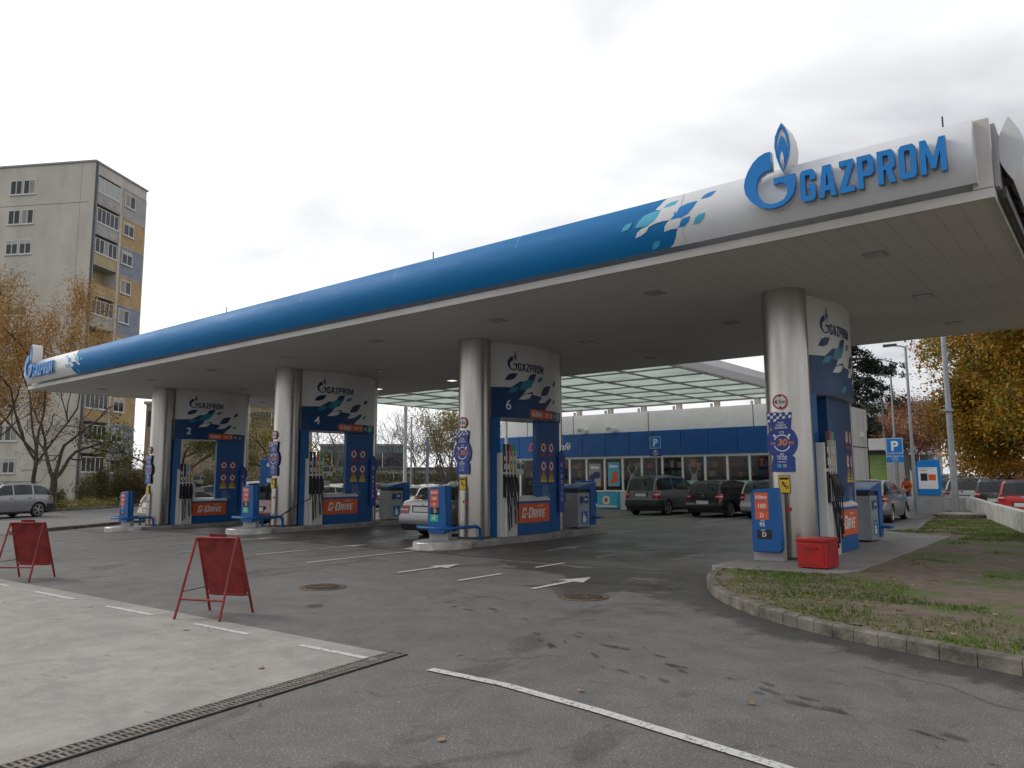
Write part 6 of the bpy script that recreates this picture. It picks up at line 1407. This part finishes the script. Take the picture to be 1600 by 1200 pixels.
for k in range(10):
    zc = H0+.3-1.9-2.8*k-.35
    for u in (-8.4, -14.0, -19.6):
        bl = [0, 0, .3, 1, .5, 0, .2, .7, 0, .3][k] if u == -8.4 else rr.choice([0, 0, .4, 1])
        window(ap, 'A', u-.05, u+1.17, zc-.7, zc+.65, 2, .0, bl); window(ap, 'A', u+1.3, u+2.52, zc-.7, zc+.65, 2, .0, bl)
    # floor slab, parapet, loggia glazing
    zf = H0-1.0-2.62-2.8*k+.3-.25
    if zf < 1.5: continue
    b = MB(); b.box(-1.3, .04, .45, 3.5, zf-.16, zf); b.build('loggia_slab', gy, ap)
    b = MB(); b.box(-.06, .05, .45, 3.5, zf, zf+.95); b.build('parapet', [gy, gy, yel, och, gy, gy, och, och, gy, gy][k], ap)
    MB().box(-1.3, -1.25, .45, 3.5, zf, zf+2.6).build('loggia_wall', yel if k in (3, 5) else gy, ap)
    if k not in (3, 5): window(ap, 'B', .5, 3.45, zf+1.0, zf+2.35, 5 if k else 4, -.02, .0 if k else .98)
    else: w2 = MB(); w2.box(-1.25, -1.2, .7, 1.5, zf+.3, zf+2.1); w2.build('loggia_door', M['glassdark'], ap)
    # coloured panel beside it
    b = MB(); b.box(.001, .05, 3.8, D1-.16, zf-.16, zf+2.5); b.build('facade_panel', [gy, och, blu, och, blu, och, och, och, blu, blu][k], ap)
    b = MB(); b.box(.001, .08, 3.8, D1-.16, zf+2.5, zf+2.62); b.build('facade_band', gy, ap)
    window(ap, 'B', 4.1, 5.6, zf+.95, zf+2.2, 2, .05, [0, .2, .25, 0, 0, .4, 0, .3, .6, 0][k])
b = MB(); b.box(-1.2, 0.03, .9, 2.0, 0, 2.2); b.build('entrance_door', M['dgrey'], ap)
for u, z in ((-8.6, 14.2), (-4.4, 11.3), (-14.2, 19.6)):
    q = MB().box(u, u+.85, -.35, -.02, z, z+.6).build('air_conditioner', M['wframe'], ap, bevel=.02)
# dark joints on the plaster
b = MB(); b.box(-24, -.5, -.006, 0, H0-3.75, H0-3.70); b.box(-1.35, -1.33, -.006, 0, 0, H0-.2); b.build('wall_joints', mat('joint_dark', (.22, .20, .175), .9, var=.3, sc=3), ap)
# more blocks and halls in the distance
def hall(name, x, y, w_, d, h, rz, lab, m, cat='building', win=None, roof=None, z=GB, bands=()):
    t = thing(name, (x, y, z), lab, cat, rz); MB().box(-w_/2, w_/2, 0, d, 0, h).build('wall', m, t)
    MB().box(-w_/2-.2, w_/2+.2, -.2, d+.2, h, h+.3).build('roof', roof or M['grey'], t)
    for z0, z1 in bands: MB().box(-w_/2+.2, w_/2-.2, -.05, -.001, z0, z1).build('window_band', win or M['glassdark'], t)
    if bands:
        b = MB(); k = -w_/2+1.5
        while k < w_/2-1: b.box(k, k+.1, -.09, -.05, bands[0][0], bands[-1][1]); k += 2.2
        b.build('mullions', M['wframe'], t)
    return t
beige = mat('beige_wall', (.36, .29, .21), .9, var=.12, sc=.6)
hall('concrete_hall', -73.5, 43.0, 16, 12, 9.6, R(-40)+math.pi/2*0+R(90), 'beige concrete hall with a window band seen between the two leftmost columns', beige, bands=((7.3, 8.9),))
hall('office_building', -79, 66, 11, 12, 6.1, R(48), 'distant green glass building right of the middle pump', mat('green_glass', (.16, .27, .26), .3, var=.2, sc=.4), bands=((1, 2.6), (3.4, 5.2)))
hall('low_shed', -66, 72, 30, 8, 2.9, R(42), 'long low grey shed behind the olive hedge', M['grey'], bands=((1.4, 2.4),), roof=M['dgrey'])
hall('red_roof_house', -60, 72, 9, 8, 4.2, R(42), 'low house under a dull red roof beyond the bare trees', beige, bands=((1.2, 2.4),), roof=mat('red_roof', (.28, .07, .05), .8))
hall('city_block', -45, 118, 26, 14, 8.5, R(20), 'grey city block far away left of the shop', mat('far_grey', (.35, .35, .36), .9), bands=((1.5, 3), (4.5, 6)))
hall('city_block', -36, 170, 13, 14, 16.5, R(4), 'far pale office block behind the rusty tree', mat('far_pale', (.42, .42, .42), .9), bands=((4, 6), (8, 10), (12, 14)))
# ------------------------------------------------------------------ right side: wall, lamps, kiosk
wp = [(-5.5, 38.8), (-4.9, 36.2), (-3.6, 30.2), (-2.2, 24.2), (-.3, 16.4), (3, 6)]
t = thing('boundary_wall', (-3.5, 30, 0), 'low white rendered wall between the grass and the right car park', 'wall')
b = MB(); ww = mat('wall_render', (.50, .50, .49), .85, var=.16, sc=2.2, bump=.2, dirt=(.30, .30, .28))
P = [Vector(p) for p in wp]; L_ = []; R_ = []
for i, p in enumerate(P):
    d = (P[min(i+1, len(P)-1)]-P[max(i-1, 0)]).normalized(); n_ = Vector((-d.y, d.x))*.12; L_.append(p+n_); R_.append(p-n_)
for i in range(len(P)-1):
    q = [L_[i], L_[i+1], R_[i+1], R_[i]]; b.add([(v.x, v.y, 0) for v in q]+[(v.x, v.y, .68) for v in q], [(0, 1, 5, 4), (1, 2, 6, 5), (2, 3, 7, 6), (3, 0, 4, 7), (4, 5, 6, 7)])
b.build('wall', ww, t, world=True)
t = thing('boundary_wall', (-7.5, 39.5, 0), 'short white wall with a block behind the notice totem', 'wall'); b = MB(); b.box(-1.1, 2.1, -.12, .12, 0, .62); b.build('wall', ww, t, bevel=.02); MB().box(-1.6, -1.12, -.3, .3, 0, .5).build('block', M['conc'], t, bevel=.03)
def lamp(x, y, h, r, lab, arm=1., z=0, ad=(-1, 0), base=False):
    t = thing('street_lamp', (x, y, z), lab, 'street lamp', group='street lamps at the right'); b = MB(); b.tube([(0, 0, 0), (0, 0, .8), (0, 0, h)], [r*1.2, r, r*.62], 14); b.cyl((0, 0), r*2.0, 0, .03, 12); b.build('pole', M['galv'], t, smooth=50)
    if arm:
        b = MB(); b.tube([(0, 0, h-.05), (ad[0]*arm*.3, ad[1]*arm*.3, h+.03), (ad[0]*arm*.9, ad[1]*arm*.9, h+.08)], [r*.5, r*.4, r*.35], 8); b.build('arm', M['galv'], t, smooth=50)
        b = MB(); c = Vector((ad[0]*arm, ad[1]*arm)); d = Vector(ad).normalized()*.35; n_ = Vector((-d.y, d.x))*.35
        q = [c-d*.6-n_*.6, c+d*.9-n_, c+d, c+d*.9+n_, c-d*.6+n_*.6]; b.add([(v.x, v.y, h+.06) for v in q]+[(v.x, v.y, h+.16) for v in q], [(i, (i+1) % 5, 5+(i+1) % 5, 5+i) for i in range(5)]+[tuple(range(5)), tuple(range(5, 10))]); b.build('lamp_head', M['dgrey'], t)
    else:
        b = MB(); b.box(-r*1.3, r*1.3, -r*1.3, r*1.3, 3.9, 4.0); b.build('clamp', M['galv'], t)
    return t
lamp(-5.05, 32.6, 9.6, .12, 'thick grey pole beside the white wall, reaching up behind the canopy', 0, .12)
t_ = thing('manhole_plinth', (-4.75, 31.3, .12), 'round rusty concrete plinth at the foot of the tall pole', 'plinth'); MB().cyl((0, 0), .85, 0, .14, 28).build('ring', mat('old_concrete', (.20, .16, .13), .9, var=.3, sc=6, bump=.4), t_, bevel=.02); MB().cyl((0, 0), .6, .141, .16, 24).build('cover', M['conc'], t_)
lamp(-7.05, 36.0, 7.2, .08, 'nearest street lamp with a bent arm, left of the autumn tree', .55)
lamp(-9.85, 46.0, 7.15, .08, 'second street lamp with a bent arm, behind the parking sign', .5)
lamp(-13.1, 58.0, 7.3, .08, 'farthest street lamp with a bent arm, in front of the cedar', .3)
lamp(-33.75, 32.0, 5.6, .07, 'slim light pole among the parked cars behind the pumps', 0, GB)
t = thing('advertising_pylon', (-36.0, 35.6, GB), 'tall grey blue sign slab standing among the parked cars', 'sign', R(-45)); MB().box(-.42, .42, -.1, .1, .0, 4.6).build('slab', mat('sign_greyblue', (.16, .19, .24), .5), t, bevel=.02)
t = thing('flag_pole', (-30.6, 33.4, 0), 'white mast left of the column with the silver saloon', 'mast'); MB().cyl((0, 0), .07, 0, 5.2, 10).build('pole', M['white'], t, smooth=50); MB().box(.08, .5, -.01, .01, 4.1, 5.1).build('banner', M['cyan'], t)
# kiosk with coloured side
t = thing('market_kiosk', (-13.0, 56.2, 0), 'kiosk with pale roof and green and orange side panel behind the parking sign', 'kiosk', R(6))
MB().box(-1.8, .5, 0, 3, 0, 3.0).build('wall', mat('kiosk_green', (.22, .36, .08), .7, var=.1), t); MB().box(-2.2, .62, -.7, 3.2, 3.3, 4.1).build('roof', M['white'], t, bevel=.05)
MB().box(-1.8, .5, -.02, 3.0, 3.0, 3.3).build('roof_gap', M['dgrey'], t)
D = Decal(lambda u, v, o: (u, -o, v)); D.poly([[(-1.7, .1), (.46, .1), (-1.7, 2.8)]], mat('kiosk_orange', (.55, .14, .04), .7), .02)
for k in range(3): D.rect(-.7+k*.1, 2.5-k*.3, .3, 2.54-k*.3, M['grey'], .02)
for u in (-.9, -.2): D.rect(u-.015, .05, u+.015, 2.9, M['grey'], .03)
D.build('side_panel', t)
t = thing('service_cabinet', (-11.95, 55.5, 0), 'grey cabinet block right of the kiosk', 'cabinet'); MB().box(-.55, .55, 0, 1.5, 0, 3.2).build('body', M['grey'], t, bevel=.03); MB().box(-.6, .6, -.05, 1.55, 3.2, 3.3).build('top', M['galv'], t)
t = thing('blue_container', (-17.2, 61, 0), 'small blue roof box showing above the kiosk roof', 'roof box'); MB().box(-.9, .9, 0, 2, 3.9, 5.0).build('box', M['blue'], t, bevel=.03); MB().box(-.9, .9, .1, 1.9, 0, 3.89).build('support', M['grey'], t)
psign2 = thing('parking_sign', (-1.05, 40.2, 0), 'small blue parking sign high on a post in the right car park', 'parking sign', 0, 'parking signs'); MB().cyl((0, 0), .03, 0, 3.1, 10).build('post', M['galv'], psign2)
s_ = MB().box(-.25, .25, -.05, -.035, 2.3, 3.0).build('sign_board', M['dblue'], psign2); D = Decal(lambda u, v, o: (u, -.05-o, v)); D.text('P', 0, 2.6, .4, M['grey'], .003, bold=.03); D.build('letter', s_)
t = thing('display_totem', (-34.6, 22.6, gz(-34.6)), 'small blue illuminated ad box between the two leftmost columns', 'sign', R(30)); MB().box(-.35, .35, -.08, .08, 1.4, 2.9).build('box', M['blue'], t, bevel=.02); MB().cyl((0, 0), .05, 0, 1.4).build('post', M['grey'], t)
D = Decal(lambda u, v, o: (u, -.08-o, v)); D.circ(.12, 2.6, .1, M['text']); D.rect(.05, 1.7, .28, 1.9, M['text']); D.build('print', t)
t = thing('bollard', (-44.2, 21.6, -.16), 'short white post on the verge near the leftmost pump', 'bollard'); b = MB(); b.lathe([(0, .07), (.8, .06), (.84, .03), (.85, .001)], n=12); b.build('post', M['white'], t, smooth=50)
# ------------------------------------------------------------------ people
skin = mat('skin', (.42, .26, .19), .6, var=.06); hairm = mat('hair', (.04, .03, .02), .7, var=.2)
def person(x, y, z, rz, lab, top, legs, h=1.72, seated=False, lean=0):
    t = thing('person', (x, y, z), lab, 'person', rz); k = h/1.75
    J = {}; V = []; E = []; RR = []
    def add(nm, p, r, par=None):
        J[nm] = len(V); V.append(Vector(p)*k); RR.append(r*k)
        if par: E.append((J[par], J[nm]))
    hz = .55 if seated else .95
    add('pelvis', (0, 0, hz), .15); add('waist', (lean*.1, 0, hz+.18), .135, 'pelvis'); add('chest', (lean*.25, 0, hz+.38), .165, 'waist'); add('neck0', (lean*.36, 0, hz+.52), .09, 'chest'); add('neck', (lean*.42, 0, hz+.58), .055, 'neck0')
    add('head0', (lean*.46+.01, 0, hz+.64), .075, 'neck'); add('head1', (lean*.5+.02, 0, hz+.72), .098, 'head0'); add('head2', (lean*.5+.005, 0, hz+.795), .078, 'head1')
    for s, n in ((1, 'l'), (-1, 'r')):
        add('sh'+n, (lean*.33, s*.19, hz+.47), .062, 'neck0'); add('el'+n, (lean*.33+.06, s*.26, hz+.19), .045, 'sh'+n); add('wr'+n, (lean*.33+.26, s*.2, hz+.08), .03, 'el'+n); add('hd'+n, (lean*.33+.33, s*.19, hz+.06), .032, 'wr'+n); add('fg'+n, (lean*.33+.40, s*.185, hz+.04), .02, 'hd'+n)
        if seated: add('kn'+n, (.42, s*.12, hz+.0), .07, 'pelvis'); add('an'+n, (.44, s*.12, .09), .045, 'kn'+n)
        else: add('hp'+n, (0, s*.09, hz-.08), .095, 'pelvis'); add('kn'+n, (.03*s, s*.1, .5), .065, 'hp'+n); add('an'+n, (.0+.05*s, s*.1, .09), .045, 'kn'+n)
        add('to'+n, (.16+V[J['an'+n]].x/k, s*.12, .04), .04, 'an'+n)
    me = bpy.data.meshes.new('body'); me.from_pydata(V, E, []); ob = bpy.data.objects.new('body', me); COL.objects.link(ob)
    ob.modifiers.new('s', 'SKIN'); 
    for i, sv in enumerate(me.skin_vertices[0].data): sv.radius = (RR[i], RR[i]*(1.0)); sv.use_root = (i == 0)
    sb = ob.modifiers.new('u', 'SUBSURF'); sb.levels = 2; sb.render_levels = 2; bpy.context.view_layer.update()
    m2 = bpy.data.meshes.new_from_object(ob.evaluated_get(bpy.context.evaluated_depsgraph_get())); bpy.data.objects.remove(ob); m2.name = 'body'
    for m_ in (skin, top, legs, hairm): m2.materials.append(m_)
    for p in m2.polygons:
        c = p.center/k; p.use_smooth = True
        if c.z > hz+.56: p.material_index = 3 if (c.x < lean*.5+.02 or c.z > hz+.80) else 0
        elif c.z > hz-.02 and not (abs(c.y) > .1 and c.x > lean*.33+.27): p.material_index = 1
        elif c.z <= hz-.02: p.material_index = 2
    o = bpy.data.objects.new('body', m2); COL.objects.link(o); o.parent = t; return t
orj = mat('orange_cloth', (.6, .12, .02), .8, var=.15); drk = mat('dark_cloth', (.03, .03, .035), .9, var=.2); redc = mat('red_cloth', (.4, .03, .03), .8, var=.15)
person(-8.6, 42.6, .28, R(-110), 'person in orange and black crouching forward near the kiosk', orj, drk, 1.7, True, .6)
person(-23.55, 37.1, .03, R(-80), 'person in an orange top standing inside the shop window', orj, drk)
person(-26.0, 37.0, .03, R(-120), 'person in a red top standing inside the shop near the door', redc, drk, 1.68)
person(-52.0, 28.2, -.16, R(-60), 'person in dark clothes by the apartment block entrance', drk, drk, 1.75)
t = thing('rubble_sacks', (-8.9, 41.9, 0), 'low heap of pale sacks beneath the crouching person', 'sacks')
rnd = random.Random(3)
b = MB()
for k in range(7):
    cx, cy, cz = rnd.uniform(-.5, .5), rnd.uniform(-.3, .3), .1+.14*(k//4); b.lathe([(-.12, .02), (-.1, .16), (0, .2), (.1, .15), (.12, .02)], 'z', (cx, cy, cz), 10)
b.build('sacks', mat('sackcloth', (.38, .36, .33), .9, var=.25, sc=8), t, smooth=60)
